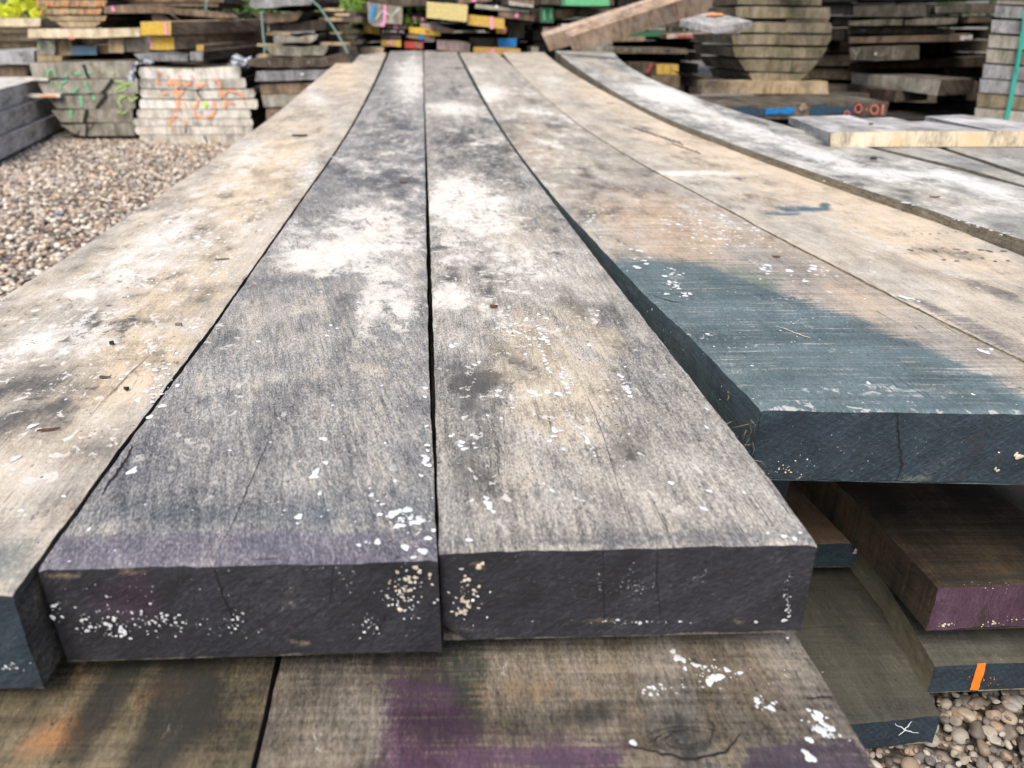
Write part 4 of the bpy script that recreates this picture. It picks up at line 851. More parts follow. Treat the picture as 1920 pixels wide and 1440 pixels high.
long_box('uppermost grey squared timber of the three at the left edge', (-100, 5.2), (78, 7.6), .318, .45, .5, 'w_left', gLS)
slab('dark grey block end resting above the squared timbers at the left edge', Q(-30, 95, 64, 121), 7.3, .9, 'w_slate', 'w_slate', name='timber_block', cat='block', back=(-.05, .9, 0))
slab('brown block end just below the dark grey block at the left edge', Q(-20, 124, 50, 144), 7.35, .8, 'w_brown', 'w_grey', name='timber_block', cat='block')
slab('dark timber filling behind the brown block at the left edge', Q(-80, 140, 58, 168), 7.7, .5, 'w_dark', name='timber_block', cat='block')
# pale timber at the back left, its sunlight put into the colour
for i, (a, b, x1, mat) in enumerate([(34, 50, 76, 'w_sun'), (51, 62, 60, 'w_sun'), (63, 77, 70, 'w_sun'), (78, 91, 66, 'w_tan')]):
    slab(olab(i, 4, 'sunlit pale board', 'the far left pile under the leaves'), Q(-120, a, x1, b), 8.3 + .1 * i, 1.6, mat, group='sunlit pale boards at the far left', name='board', cat='board', jit=.004)
# things on top of the two log stacks
slab('grey block with two lime paint marks on the green-marked log stack', Q(69, 75, 102, 104), 6.9, 1.0, 'w_grey', marks=[('p_lime', 4, [(72, 82), (73, 92)]), ('p_lime', 4, [(90, 77), (97, 88)])], name='timber_block', cat='block')
slab('ochre block lying under the lime-marked grey block', Q(70, 104.5, 116, 117), 6.9, 1.0, 'w_tan', name='timber_block', cat='block')
slab('tan block beside the lime-marked grey block', [(103, 73), (134, 72), (134, 103), (108, 104)], 6.95, 1.1, 'w_tan', name='timber_block', cat='block')
slab('dull blue painted block end beside the tan block', Q(134.5, 86, 181, 103), 6.95, 1.1, 'p_dull', 'w_brown', name='timber_block', cat='block')
slab('small tan block end right of the dull blue one', Q(183, 85, 202, 100), 7.0, 1.0, 'w_tan', name='timber_block', cat='block')
slab('yellow-brown block end left of the lower yellow end', Q(203, 71, 232, 99), 6.9, 1.2, 'w_tan', name='timber_block', cat='block')
slab('grey weathered block between the tan block and the lower yellow end', Q(233, 72, 279, 97), 6.92, 1.2, 'w_grey', name='timber_block', cat='block')
slab('pale board lying across the blocks above the green-marked stack', [(52, 54), (180, 54), (262, 52), (262, 68), (180, 71), (52, 71)], 6.85, .35, 'w_sun', 'w_grey', marks=[('p_rose', 5, [(128, 71), (140, 72)])], name='board', cat='board', back=(0, .35, 0))
def beam2(label, end, side_far, Y0, Y1, endm, sidem, depth_w, marks=(), group=None):
    """squared beam: its painted end faces the camera at Y0, its right side runs back to Y1"""
    (x0, y0, x1, y1) = end; mb = MB()
    a, b, c, d = on_Y(x0, y0, Y0), on_Y(x1, y0, Y0), on_Y(x1, y1, Y0), on_Y(x0, y1, Y0)
    far = on_Y(side_far[0], side_far[1], Y1); back = far - b
    prism(mb, [a, b, c, d], back, 0, 1, .003, .06, len(label)); mats = [M[endm], M[sidem]]
    for mk_ in marks:
        if M[mk_[0]] not in mats: mats.append(M[mk_[0]])
        ribbon(mb, mk_[2], mk_[1], Y0, mats.index(M[mk_[0]]))
    ob = mb.build('squared_beam', mats, origin=d); return tag(ob, label, 'beam', group)
gY = 'brown beams with yellow painted ends'
beam2('upper brown beam with a yellow end and a pink stripe', (264, 41, 320, 66), (500, 36), 6.6, 7.7, 'p_yellow', 'w_beamside', .3, [('p_pink', 7, [(311, 43), (312, 65)])], gY)
beam2('lower brown beam with a yellow end and a pink corner', (281, 69, 326, 93), (500, 57), 6.65, 7.9, 'p_yellow', 'w_beamside', .3, [('p_pink', 5, [(280, 71), (286, 91)])], gY)
beam2('thin board with a tiny yellow end under the brown beams', (368, 84, 382, 95), (500, 73), 6.75, 7.9, 'p_ochre', 'w_beamside', .3, (), gY)
beam2('dark board ending above the orange-marked stack', (356, 97, 380, 114), (505, 84), 6.5, 7.3, 'w_slate', 'w_dark', .2)
slab('flat grey board lying on top between the two log stacks', [(250, 101), (352, 103), (351, 115), (262, 113)], 6.6, .5, 'w_slate', name='board', cat='board')
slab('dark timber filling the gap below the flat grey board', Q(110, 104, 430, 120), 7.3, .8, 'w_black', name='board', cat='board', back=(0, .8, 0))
slab('dark brown board under the yellow ended beams', Q(200, 60, 480, 101), 7.9, .6, 'w_dark', name='board', cat='board', back=(0, .6, 0))
# orange dotted log stack at the top left
rowsT = [(-34, -18, 60, 205), (-16, -2, 64, 205), (0, 13, 66, 202), (16, 27, 74, 192), (30, 39, 84, 200), (41, 51, 104, 190)]
for i, (a, b, x0, x1) in enumerate(rowsT):
    marks = []
    if i == 2: marks = [('p_tang', 4, [(px, 3), (px + dx, 11)]) for px, dx in ((71, 1), (90, -2), (97, 0), (107, 1), (122, -3), (126, 0), (145, 0), (158, 1), (180, 0), (186, 0), (194, 0))]
    if i == 3: marks = [('p_tang', 4.5, [(px, 18), (px + dx, 26)]) for px, dx in ((77, 0), (119, -1), (154, 2), (168, 2), (183, 2))]
    slab(olab(i, 6, 'tan slab', 'the orange-dotted log stack at the top left'), [(x0, a), (x1, a), (x1 - (4 if i < 5 else 12), b), (x0 + (4 if i < 4 else 14), b)], 7.6, 1.5, 'w_tan', 'w_bark', marks, 'slabs of the orange-dotted log stack', jit=.004)
slab('long bowed brown board with a pink mark beside the orange-dotted stack', [(195, 12), (240, 9), (300, 13), (420, 25), (432, 33), (410, 34), (300, 24), (195, 25)], 7.4, .25, 'w_brown', marks=[('p_pink', 9, [(209, 12), (214, 21)])], name='board', cat='board', back=(0, .25, 0))
slab('orange-brown off-cut standing under the bowed brown board', [(284, 22), (298, 21), (322, 39), (286, 40)], 7.45, .3, 'w_brown', name='board', cat='board')
for i, (x0, y0, x1, y1) in enumerate([(205, -30, 420, -20), (215, -17, 400, -9), (230, -6, 420, 3), (240, 5, 410, 11)]):
    slab(olab(i, 4, 'thin brown board', 'the pile behind the bowed brown board'), Q(x0, y0, x1, y1, 2), 8.0, 1.2, 'w_brown', group='thin brown boards in the pile behind the bowed board', name='board', cat='board')
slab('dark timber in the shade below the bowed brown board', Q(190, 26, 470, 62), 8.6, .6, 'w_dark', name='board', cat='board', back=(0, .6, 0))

# stickered stack of waney slabs
S = [([(480, -20), (584, -20), (592, -4), (583, 9), (545, 11), (478, 17), (466, 10)], 'w_slate', 0), ([(474, 26), (500, 24), (545, 25), (560, 20), (566, 23), (556, 38), (540, 41), (497, 43)], 'w_brown', .05),
     ([(503, 44), (560, 42), (602, 36), (612, 42), (608, 56), (560, 59), (506, 58)], 'w_dark', .1), ([(512, 66), (560, 68), (598, 64), (594, 74), (580, 81), (545, 81), (522, 73)], 'w_grey', 0),
     ([(492, 86), (560, 88), (614, 85), (612, 94), (606, 104), (545, 105), (512, 104)], 'w_grey', -.05), ([(462, 112), (500, 108), (600, 108), (650, 98), (660, 120), (600, 126), (500, 127), (464, 123)], 'w_dark', -.1),
     ([(481, 134), (560, 132), (640, 130), (640, 150), (560, 150), (520, 152), (480, 152)], 'w_slate', -.12), ([(486, 158), (600, 155), (600, 176), (491, 176)], 'w_brown', -.1),
     ([(490, 178), (590, 177), (590, 200), (494, 201)], 'w_grey', -.1), ([(498, 204), (570, 203), (570, 232), (500, 232)], 'w_brown', -.1), ([(492, 236), (600, 236), (600, 262), (495, 264)], 'w_dark', -.1)]
for i, (poly, mat, dy) in enumerate(S):
    mk_ = [('p_mark', 1.5, [(503, 113), (507, 122)]), ('p_mark', 1.5, [(575, 122), (578, 113), (582, 121)]), ('p_mark', 1.5, [(586, 114), (588, 121)])] if i == 5 else ([('p_white', 5, [(563, 139), (570, 139)])] if i == 6 else [])
    lab = ['topmost', 'second', 'third', 'fourth', 'fifth', 'sixth', 'seventh', 'eighth', 'ninth', 'tenth', 'lowest'][i]
    slab(f'{lab} waney-edged slab of the stack bound with thin green straps', poly, 6.3 + dy, 1.8, mat, 'w_bark', mk_, 'waney slabs of the green-strapped stack', jit=.006)
stk = [(498, 61, 545, 66), (605, 15, 644, 20.5), (598, 33, 642, 39.5), (618, 60, 640, 64), (600, 79, 656, 85), (482, 82, 530, 87), (486, 101, 515, 109), (628, 25, 655, 30)]
for i, (x0, y0, x1, y1) in enumerate(stk):
    wh = ['left end of the gap above the fourth slab', 'upper right of the topmost slab gap', 'right of the second slab', 'right of the fourth slab', 'right end above the fifth slab', 'left end above the fifth slab', 'left end above the sixth slab', 'far right near the topmost slab'][i]
    slab(f'spacer stick in the green-strapped stack, {wh}', Q(x0, y0, x1, y1), 6.35 + (.15 if i in (1, 2, 3, 7) else 0), .05, 'w_tan', name='sticker', cat='stick', group='spacer sticks in the green-strapped stack', back=(0, .05, 0))
for i, (x0, y0, x1, y1) in enumerate([(585, 22, 668, 31), (600, 32, 678, 42), (600, 46, 660, 56), (590, 57, 672, 63), (600, 66, 670, 78), (610, 76, 678, 84), (600, 86, 668, 98)]):
    slab(olab(i, 7, 'dark slab end', 'the far right side of the green-strapped stack'), Q(x0, y0, x1, y1, -1), 7.0, 1.2, 'w_dark' if i % 2 else 'w_bark', group='dark slab ends right of the green-strapped stack', jit=.005)
def strap(label, pts, wd, Y, matk='strap'):
    mb = MB(); C = [on_Y(px, py, Y) for px, py in pts]; V = []
    for q, c in enumerate(C):
        nx = C[min(q + 1, len(C) - 1)] - C[max(q - 1, 0)]; s_ = np.cross((0, -1., 0), nx); s_ /= np.linalg.norm(s_); s_ *= wd / 2
        for o_ in ((-1, 0), (1, 0), (1, .0012), (-1, .0012)): V.append(c + s_ * o_[0] + np.array((0, o_[1], 0)))
    fs = []
    for q in range(len(C) - 1):
        for k in range(4): fs.append((4 * q + k, 4 * q + (k + 1) % 4, 4 * q + 4 + (k + 1) % 4, 4 * q + 4 + k))
    mb.add(V, fs, 0); return tag(mb.build('packing_strap', M[matk], origin=C[0]), label, 'strap', 'green plastic packing straps')
M['strap'] = paint_mat('green strap plastic', (.03, .33, .25), .35, .1); M['strap2'] = paint_mat('faded green strap plastic', (.16, .27, .25), .4, .15)
strap('upright faded green strap at the left side of the waney slab stack', [(490, 22), (491, 40), (493, 62), (495, 82), (496, 100)], .013, 6.2, 'strap2')
strap('slanting faded green strap across the right of the waney slab stack', [(580, -4), (598, 12), (612, 32), (628, 56), (640, 76), (652, 100)], .012, 6.1, 'strap2')
strap('short green strap hanging behind the bowed brown board', [(388, -10), (387, 4), (385, 19)], .012, 7.6, 'strap2')

# pile with colour painted ends, straight behind the long boards
gC = 'painted ends in the middle pile'
def cend(label, poly, mat, marks=(), Y=7.75, side='w_dark', name='timber_block', cat='timber end', d=1.6):
    return slab(label, poly, Y, d, mat, side, marks, gC, name, cat, jit=.002)
cend('grey block end with a blue stroke and a pink stroke', [(689, 3), (754, 13), (754, 46), (690, 40)], 'w_grey', [('p_sky', 9, [(702, 9), (698, 22), (696, 38)]), ('p_pink', 7, [(722, 10), (722, 26), (720, 44)]), ('p_white', 2.5, [(705, 36), (716, 20), (735, 30), (748, 16)])], 7.5)
cend('large straw yellow beam end near the top of the middle pile', [(801, 3), (877, 9), (875, 41), (800, 33)], 'p_straw', (), 7.3, 'w_topgrey')
cend('ochre yellow beam end with a pink stripe', [(878, 27), (946, 35), (946, 55), (877, 46)], 'p_ochre', [('p_pink', 8, [(922, 31), (922, 54)])], 7.35, 'w_topgrey')
cend('small yellow corner with a pink smudge below the pink-striped end', [(930, 54), (950, 51), (949, 62), (932, 62)], 'p_yellow', [('p_rose', 5, [(944, 58)])], 7.45)
cend('thin weathered board end above the pink-striped yellow end', [(891, 7), (993, 19), (992, 25), (891, 15)], 'w_grey', [('p_white', 3, [(931, 13)])], 7.5)
cend('brown board end with a pink dot right of the yellow end', [(936, 22), (1003, 28), (1002, 40), (935, 32)], 'w_brown', [('p_pink', 4, [(969, 29)])], 7.5)
cend('board end with white painted stripes at the top of the middle pile', [(952, -4), (1002, 1), (1000, 14), (953, 9)], 'w_brown', [('p_white', 3.4, [(x, 2 + i), (x + .5, 10 + i * .6)]) for i, x in enumerate((957, 963, 969, 975, 981, 987, 993, 998))], 7.45)
cend('brown board end with a pink smear at the very top', [(858, -8), (925, -8), (922, 2), (862, 7)], 'w_brown', [('p_pink', 6, [(884, 1), (893, 0)])], 7.5)
cend('ochre board end at the left of the middle pile', [(682, 45), (713, 51), (712, 65), (682, 61)], 'p_ochre', (), 7.6)
cend('dark board end carrying a line of small white characters', [(714, 54), (760, 55), (760, 64), (714, 63)], 'w_black', [('p_white', 3.2, [(718, 56), (719, 62)]), ('p_white', 1.3, [(724, 60), (726, 57), (727, 61)]), ('p_white', 1.6, [(731, 61), (732, 57), (735, 60), (738, 57), (739, 61)]), ('p_white', 1.4, [(742, 58), (742, 61), (744, 58)]), ('p_white', 1.6, [(749, 61), (750, 58), (753, 60), (755, 58), (756, 62)])], 7.55)
cend('brown board end with a round pink dot above the white characters', [(726, 47), (762, 48), (762, 54), (726, 53.5)], 'w_brown', [('p_pink', 4.5, [(742, 50.5)])], 7.55)
cend('slate board end with a pink dot below the blue stroke', [(690, 41), (722, 44), (722, 50), (700, 49)], 'w_slate', [('p_pink', 4.5, [(716, 46)])], 7.45)
cend('grey board end with two pink dots below the white characters', [(714, 64.5), (752, 65), (752, 73), (714, 72)], 'w_grey', [('p_pink', 3.5, [(732, 67), (733, 72)]), ('p_pink', 3, [(749, 67), (749, 71)])], 7.6)
cend('small yellow end with a pink stroke behind the grey painted board', [(715, 74), (752, 75), (752, 88), (715, 86)], 'p_ochre', [('p_pink', 5, [(733, 75), (734, 86)]), ('p_white', 3, [(725, 80), (730, 79)])], 7.55)
cend('bright yellow thin board end in the middle pile', [(766, 50), (790, 52), (826, 62), (826, 68), (768, 62)], 'p_yellow', [('p_red', 5, [(797, 59), (805, 60)])], 7.6)
cend('greyish pink board end above the bright yellow one', [(788, 43), (820, 46), (852, 56), (851, 63), (788, 54)], 'w_pink', (), 7.65)
cend('brown board end with a blue dot', [(762, 64), (816, 70), (816, 76), (762, 71)], 'w_brown', [('p_blue', 5, [(790, 70)])], 7.6)
cend('rust red block end right above the central gap', [(758, 77), (793, 79), (793, 92), (758, 90)], 'p_red', [('w_brown', 8, [(780, 79), (790, 90)])], 7.6, 'w_brown')
cend('pinkish brown rounded block end beyond the black-ended boards', [(819, 75), (858, 77), (879, 80), (882, 84), (880, 99), (820, 93)], 'w_pink', (), 7.5, 'w_grey')
cend('bright blue painted block end', [(933, 72), (969, 72), (968, 89), (935, 88)], 'p_blue', (), 7.5)
cend('ochre board end striped with red and pink', [(888, 88), (940, 89), (976, 92), (975, 103), (888, 102)], 'p_ochre', [('p_rose', 6, [(898, 91), (900, 101)]), ('p_rose', 7, [(914, 91), (917, 102)]), ('p_coral', 8, [(943, 93), (947, 100)]), ('p_rose', 5, [(970, 94), (972, 101)]), ('p_pink', 4, [(925, 95)])], 7.45, 'w_grey')
cend('brown board end between the pinkish block and the blue block', [(880, 70), (932, 72), (932, 87), (882, 86)], 'w_dark', (), 7.7)
cend('tall dark brown block end right of the small yellow corner', [(952, 40), (983, 41), (982, 72), (954, 72)], 'w_dark', [('p_navy', 6, [(956, 46), (957, 56)])], 7.7, d=.8)
cend('pale block with an ochre end touching the far end of the long boards', [(670, 88), (719, 90), (718, 101), (670, 99)], 'w_tan', (), 7.35, 'w_topgrey', d=.5)
cend('dark board across the top of the middle pile', [(690, -12), (800, -2), (800, 11), (755, 12), (690, 2)], 'w_dark', (), 7.6)
cend('upright grey block end beside the far end of the tan board', [(996, 88), (1010, 88), (1010, 104), (996, 104)], 'w_grey', (), 7.4, d=.4)
cend('purplish dark board end right of the foliage gap', [(772, 30), (800, 32), (800, 42), (770, 40)], 'w_dark', [('p_pink', 3.5, [(777, 34)]), ('p_pink', 3.5, [(792, 36)])], 7.7)
# right of the middle: green ends and dark boards
gD = 'board ends in the shade right of the middle'
def dend(label, poly, mat, marks=(), Y=7.4, side='w_dark', d=1.5): return slab(label, poly, Y, d, mat, side, marks, gD, 'timber_block', 'timber end', jit=.002)
dend('bright green painted board end at the top edge', [(1060, -6), (1143, -4), (1143, 11), (1060, 10)], 'p_green', (), 7.2, 'p_green')
dend('brown board end left of the bright green one', [(1015, -8), (1059, -6), (1059, 9), (1015, 8)], 'w_dark')
dend('dark brown board end below the bright green one', [(1040, 18), (1076, 18), (1075, 34), (1040, 33)], 'w_brown', (), 7.5)
dend('dark green brushed board end above the leaning beams', [(1014, 14), (1039, 14), (1038, 43), (1014, 42)], 'p_dkgreen', [('p_green', 3, [(1020, 18), (1021, 38)]), ('p_green', 3, [(1033, 16), (1033, 36)])], 7.45)
dend('small chip of white board in the shade over the beams', Q(1053, 45, 1074, 49), 'p_white', (), 7.3, d=.3)
dend('maroon board end left of the leaning beams', [(1018, 51), (1053, 50), (1053, 60), (1018, 62)], 'w_pink', [('p_red', 5, [(1042, 55), (1052, 54)])], 7.5)
dend('pale squared block end touching the raised grey board', [(1090, 88), (1152, 87), (1152, 118), (1090, 116)], 'w_grey', (), 7.1, 'w_grey', .5)
dend('grey block end under the front leaning beam', [(1118, 74), (1149, 73), (1149, 84), (1110, 86)], 'w_grey', (), 7.4, d=.4)
dend('dull green board end under the front leaning beam', [(1160, 62), (1240, 58), (1240, 68), (1160, 70)], 'p_dkgreen', (), 7.5)
dend('long grey-brown board end below the dull green one', [(1150, 70), (1210, 68), (1208, 77), (1150, 78)], 'w_brown', (), 7.45)
dend('thin reddish board end under the hanging grey plank', [(1250, 64), (1330, 60), (1332, 70), (1250, 72)], 'w_pink', [('p_red', 4, [(1270, 68), (1322, 66)])], 7.3)
dend('long dark board end with grey specks below the leaning beams', [(1156, 90), (1290, 92), (1290, 101), (1156, 100)], 'w_dark', [('p_mark', 1.5, [(1175, 93)]), ('p_mark', 1.5, [(1200, 94)])], 7.0)
dend('grey board end with a red smear above the raised board', [(1180, 117), (1230, 118), (1230, 140), (1180, 138)], 'w_dark', [('p_red', 6, [(1222, 119), (1214, 136)])], 6.9)
dend('dull yellow board end with dark marks', [(1231, 120), (1272, 121), (1272, 140), (1231, 139)], 'p_ochre', [('p_brown', 2, [(1243, 123), (1244, 137)]), ('p_brown', 2, [(1256, 123), (1260, 130), (1255, 137)])], 6.9)
dend('grey-brown block end below the dull yellow one', [(1222, 142), (1275, 142), (1275, 165), (1222, 163)], 'w_brown', (), 6.8)
# two leaning beams and the hanging plank
def lean(label, poly, mat, up):
    mb = MB(); fr = [on_Y(*p) for p in poly]
    prism(mb, fr[::-1] if False else fr, np.array(up), 0, 0, .0012, .2, 3); return tag(mb.build('leaning_beam', [M[mat]], origin=fr[1]), label, 'beam', 'long beams leaning across the yard piles')
lean('front brown beam leaning up to the right across the dark pile', [(1620, -114, 4.5), (1640, -66, 4.5), (1075, 96, 6.5), (1063, 71, 6.5)], 'w_beam', (-.02, .09, .05))
lean('rear brown beam leaning up to the right behind the front one', [(1540, -93, 4.75), (1556, -46, 4.75), (1031, 96, 6.8), (1018, 69, 6.8)], 'w_beam', (-.01, .08, .03))
def quad_board(label, pts, t, mats, marks=(), group=None, name='board', cat='board'):
    V = [on_Y(x, y, Y) for x, y, Y in pts]; mb = MB(); n = len(V); B = [v - np.array((0, 0, t)) for v in V]
    mb.add(V, [tuple(range(n))], 0, [(v[0], v[1], v[2]) for v in V]); mb.add(B, [tuple(range(n))[::-1]], 0)
    for i in range(n): mb.add([V[i], V[(i + 1) % n], B[(i + 1) % n], B[i]], [(3, 2, 1, 0)], 1 if i == 0 else 0)
    for mi, poly in marks: mb.add([on_Y(x, y, Y) + np.array((0, 0, .004)) for x, y, Y in poly], [tuple(range(len(poly)))], mi)
    return tag(mb.build(name, mats, origin=B[0]), label, cat, group)
quad_board('short grey plank with orange marks sticking out beyond the leaning beams', [(1275, 37, 4.85), (1344, 50, 4.5), (1411, 40, 4.6), (1334, 22, 4.95)], .034, [M['w_topgrey'], M['w_topgrey'], M['p_tang']],
           [(2, [(1322, 31, 4.82), (1356, 30, 4.78), (1354, 26, 4.84), (1326, 27, 4.87)])])
# ---- round log stack on the right
rowsR = [(-34, -14, 1386, 1536), (-11, 9, 1384, 1540), (13, 34, 1378, 1555), (42, 61, 1380, 1559), (65, 84, 1371, 1560), (88, 108, 1375, 1552), (112, 134, 1384, 1536), (137, 157, 1404, 1512)]
for i, (a, b, x0, x1) in enumerate(rowsR):
    l, r_ = [(0, 0), (0, 0), (2, 0), (0, 0), (4, -9), (4, -14), (14, -22), (10, -24)][i]; m = (x0 + x1) / 2
    slab(olab(i, 8, 'olive-tinted slab', 'the round log stack right of the leaning beams'), [(x0, a), (m - 30, a - 1), (m + 20, a + 1), (x1, a + 1), (x1 + r_ * .5 + 1, (a + b) / 2 + 3), (x1 + r_, b + 1), (m, b), (x0 + l, b - 1)], 5.0, 1.5, 'w_olive', 'w_bark',
         ([('p_crack', 1.2, [(1486, a + 1), (1484, b - 1)])] if i in (4, 5, 6) else []), 'slabs of the round log stack', jit=.004, back=(-.10, .62, 0))
slab('tan bearer block under the round log stack', Q(1317, 152, 1552, 175, 1), 4.95, .12, 'w_tan', 'w_tan', name='bearer', cat='bearer', back=(0, .12, 0))
slab('crooked dark bark strip under the round log stack', [(1300, 140), (1340, 148), (1400, 152), (1400, 156), (1330, 153)], 5.2, .5, 'w_bark', name='bark_strip', cat='bark')
# the blue painted beam with its upside down chalk figures
Yb = 4.3
def beam10():
    mb = MB(); mats = [M['w_dark'], M['w_bark']]
    fr = [on_Y(*p, Yb) for p in [(1310, 196), (1366, 198), (1495, 196), (1515, 194), (1667, 191), (1660, 218), (1475, 223), (1310, 226)]]
    fr = fr[::-1]
    ar = sum(fr[i][0] * fr[(i + 1) % len(fr)][2] - fr[(i + 1) % len(fr)][0] * fr[i][2] for i in range(len(fr)))
    if ar > 0: fr = fr[::-1]
    prism(mb, fr, (-.05, .55, .0), 0, 1, .002, .05, 1)
    def mk(k, w_, pts):
        if M[k] not in mats: mats.append(M[k])
        ribbon(mb, pts, w_, Yb, mats.index(M[k]))
    mk('p_navy', 21, [(1320, 211), (1476, 210)]); mk('p_navy', 21, [(1518, 207), (1600, 206)]); mk('p_blue', 16, [(1436, 209), (1490, 207)]); mk('w_beam', 14, [(1500, 205), (1512, 197)])
    for k, w_, pts in [('p_coral', 2.6, [(1583, 217), (1584, 211), (1589, 208), (1593, 211), (1592, 217)]), ('p_coral', 2.6, [(1606, 197), (1603, 203), (1605, 210), (1611, 211), (1616, 206), (1616, 199), (1611, 195), (1606, 197)]),
                       ('p_coral', 1.8, [(1625, 205)]), ('p_coral', 2.6, [(1634, 201), (1632, 208), (1637, 214), (1644, 212), (1647, 204), (1644, 198), (1637, 197), (1634, 201)]), ('p_coral', 5, [(1656, 196), (1654, 215)])]:
        C = MB(); mk(k, w_, [(x, y) for x, y in pts])
    # lift the chalk strokes clear of the paint
    return tag(mb.build('painted_beam', mats, origin=fr[0]), 'dark beam with blue paint and pink upside-down figures 10.0', 'beam')
beam10()
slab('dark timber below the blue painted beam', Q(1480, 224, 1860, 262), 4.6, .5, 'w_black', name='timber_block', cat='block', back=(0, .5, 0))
# fresh cut pale ends
Ye = 2.44; ze = H - (prof(Ye) - .024)
def cut_board(label, x0, x1, far, yt0, yt1, tone):
    a, b = on_Y(x0, 278, Ye), on_Y(x1, 278, Ye); a[2] = b[2] = ze + .002
    ta, tb = on_Y(x0, yt0, Ye), on_Y(x1, yt1, Ye); fa, fb = on_Y(far[0][0], far[0][1], far[0][2]), on_Y(far[1][0], far[1][1], far[1][2])
    mb = MB(); zlow = ze + .002
    V = [a, b, tb, ta, np.array((fa[0], fa[1], zlow)), np.array((fb[0], fb[1], zlow)), fb, fa]
    mb.add(V[:4], [(0, 1, 2, 3)], 0, [(v[0], v[2], v[1]) for v in V[:4]])
    mb.add(V, [(3, 2, 6, 7), (1, 5, 6, 2), (0, 3, 7, 4), (5, 4, 7, 6), (0, 4, 5, 1)], 1, [(v[0], v[1], v[2]) for v in V])
    return tag(mb.build('cut_board', [M[tone], M['w_topgrey']], origin=a), label, 'board', 'boards with fresh pale cut ends')
cut_board('left board of the row with fresh pale ends', 1557, 1701.7, ((1480, 219, 3.05), (1592, 216, 3.1)), 249, 246, 'w_pale')
cut_board('second board from the left in the row with fresh pale ends', 1702, 1793.7, ((1610, 222, 2.95), (1672, 220, 3.0)), 246, 246, 'w_pale')
cut_board('third board from the left in the row with fresh pale ends', 1794, 1868.7, ((1702, 228, 2.8), (1738, 227, 2.85)), 246, 247, 'w_pale')
cut_board('right board of the row with fresh pale ends', 1869, 2050, ((1735, 218, 3.0), (1806, 215, 3.1)), 246, 246, 'w_pale')
# ---- dark pile at the right
gE = 'boards of the dark pile at the right'
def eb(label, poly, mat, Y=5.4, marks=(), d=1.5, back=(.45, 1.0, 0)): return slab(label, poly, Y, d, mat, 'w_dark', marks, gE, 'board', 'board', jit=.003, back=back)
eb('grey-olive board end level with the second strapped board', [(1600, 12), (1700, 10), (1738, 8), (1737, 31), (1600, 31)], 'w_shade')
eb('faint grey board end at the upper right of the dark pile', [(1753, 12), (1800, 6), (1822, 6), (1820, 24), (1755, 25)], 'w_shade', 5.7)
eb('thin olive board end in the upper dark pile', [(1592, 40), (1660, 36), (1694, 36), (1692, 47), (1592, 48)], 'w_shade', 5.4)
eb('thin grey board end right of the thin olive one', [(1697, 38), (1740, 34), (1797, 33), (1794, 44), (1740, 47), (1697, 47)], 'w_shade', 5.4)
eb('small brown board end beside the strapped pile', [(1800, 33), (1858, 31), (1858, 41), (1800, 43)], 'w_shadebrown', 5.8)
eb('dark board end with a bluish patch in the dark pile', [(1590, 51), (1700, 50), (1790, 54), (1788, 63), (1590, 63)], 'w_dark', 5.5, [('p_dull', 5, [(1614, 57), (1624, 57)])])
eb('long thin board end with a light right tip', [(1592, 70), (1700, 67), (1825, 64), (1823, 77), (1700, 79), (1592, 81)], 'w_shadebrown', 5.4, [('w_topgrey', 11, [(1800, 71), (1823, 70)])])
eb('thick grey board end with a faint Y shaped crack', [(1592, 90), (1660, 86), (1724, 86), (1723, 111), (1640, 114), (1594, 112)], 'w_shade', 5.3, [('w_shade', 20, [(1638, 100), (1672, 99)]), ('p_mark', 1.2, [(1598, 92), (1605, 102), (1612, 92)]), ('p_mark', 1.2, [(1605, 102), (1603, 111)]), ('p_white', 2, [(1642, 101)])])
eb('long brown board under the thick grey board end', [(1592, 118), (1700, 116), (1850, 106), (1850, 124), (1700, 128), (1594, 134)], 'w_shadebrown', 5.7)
def two_face(label, P, mats, group=gE):
    """P: four corners of the lit side as (px,py,Y) (top-left, top-right, bottom-right, bottom-left) then back vector"""
    pts, back = P; mb = MB(); fr = [on_Y(*p) for p in pts]
    prism(mb, fr, np.array(back), 0, 1, .003, .06, 5); return tag(mb.build('board', mats, origin=fr[3]), label, 'board', group)
two_face('broad brown beam running towards the camera with a dark green end', ([(1596, 136, 5.6), (1765, 150, 4.7), (1757, 179, 4.7), (1596, 156, 5.6)], (.26, .12, 0)), [M['w_grey'], M['w_dark']])
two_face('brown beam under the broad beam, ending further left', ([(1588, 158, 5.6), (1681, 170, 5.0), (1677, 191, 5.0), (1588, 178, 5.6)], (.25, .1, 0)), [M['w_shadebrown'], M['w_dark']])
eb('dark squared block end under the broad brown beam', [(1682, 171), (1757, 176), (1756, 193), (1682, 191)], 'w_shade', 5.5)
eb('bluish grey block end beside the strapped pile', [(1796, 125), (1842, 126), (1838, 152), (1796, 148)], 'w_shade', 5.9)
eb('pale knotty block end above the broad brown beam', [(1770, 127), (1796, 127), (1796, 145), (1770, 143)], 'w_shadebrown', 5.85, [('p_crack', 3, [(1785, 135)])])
eb('brown block end beside the lower strapped boards', [(1814, 155), (1836, 155), (1832, 188), (1812, 188)], 'w_dark', 5.5)
eb('long dark board under the two brown beams', [(1480, 176), (1680, 176), (1680, 190), (1480, 192)], 'w_dark', 5.3)
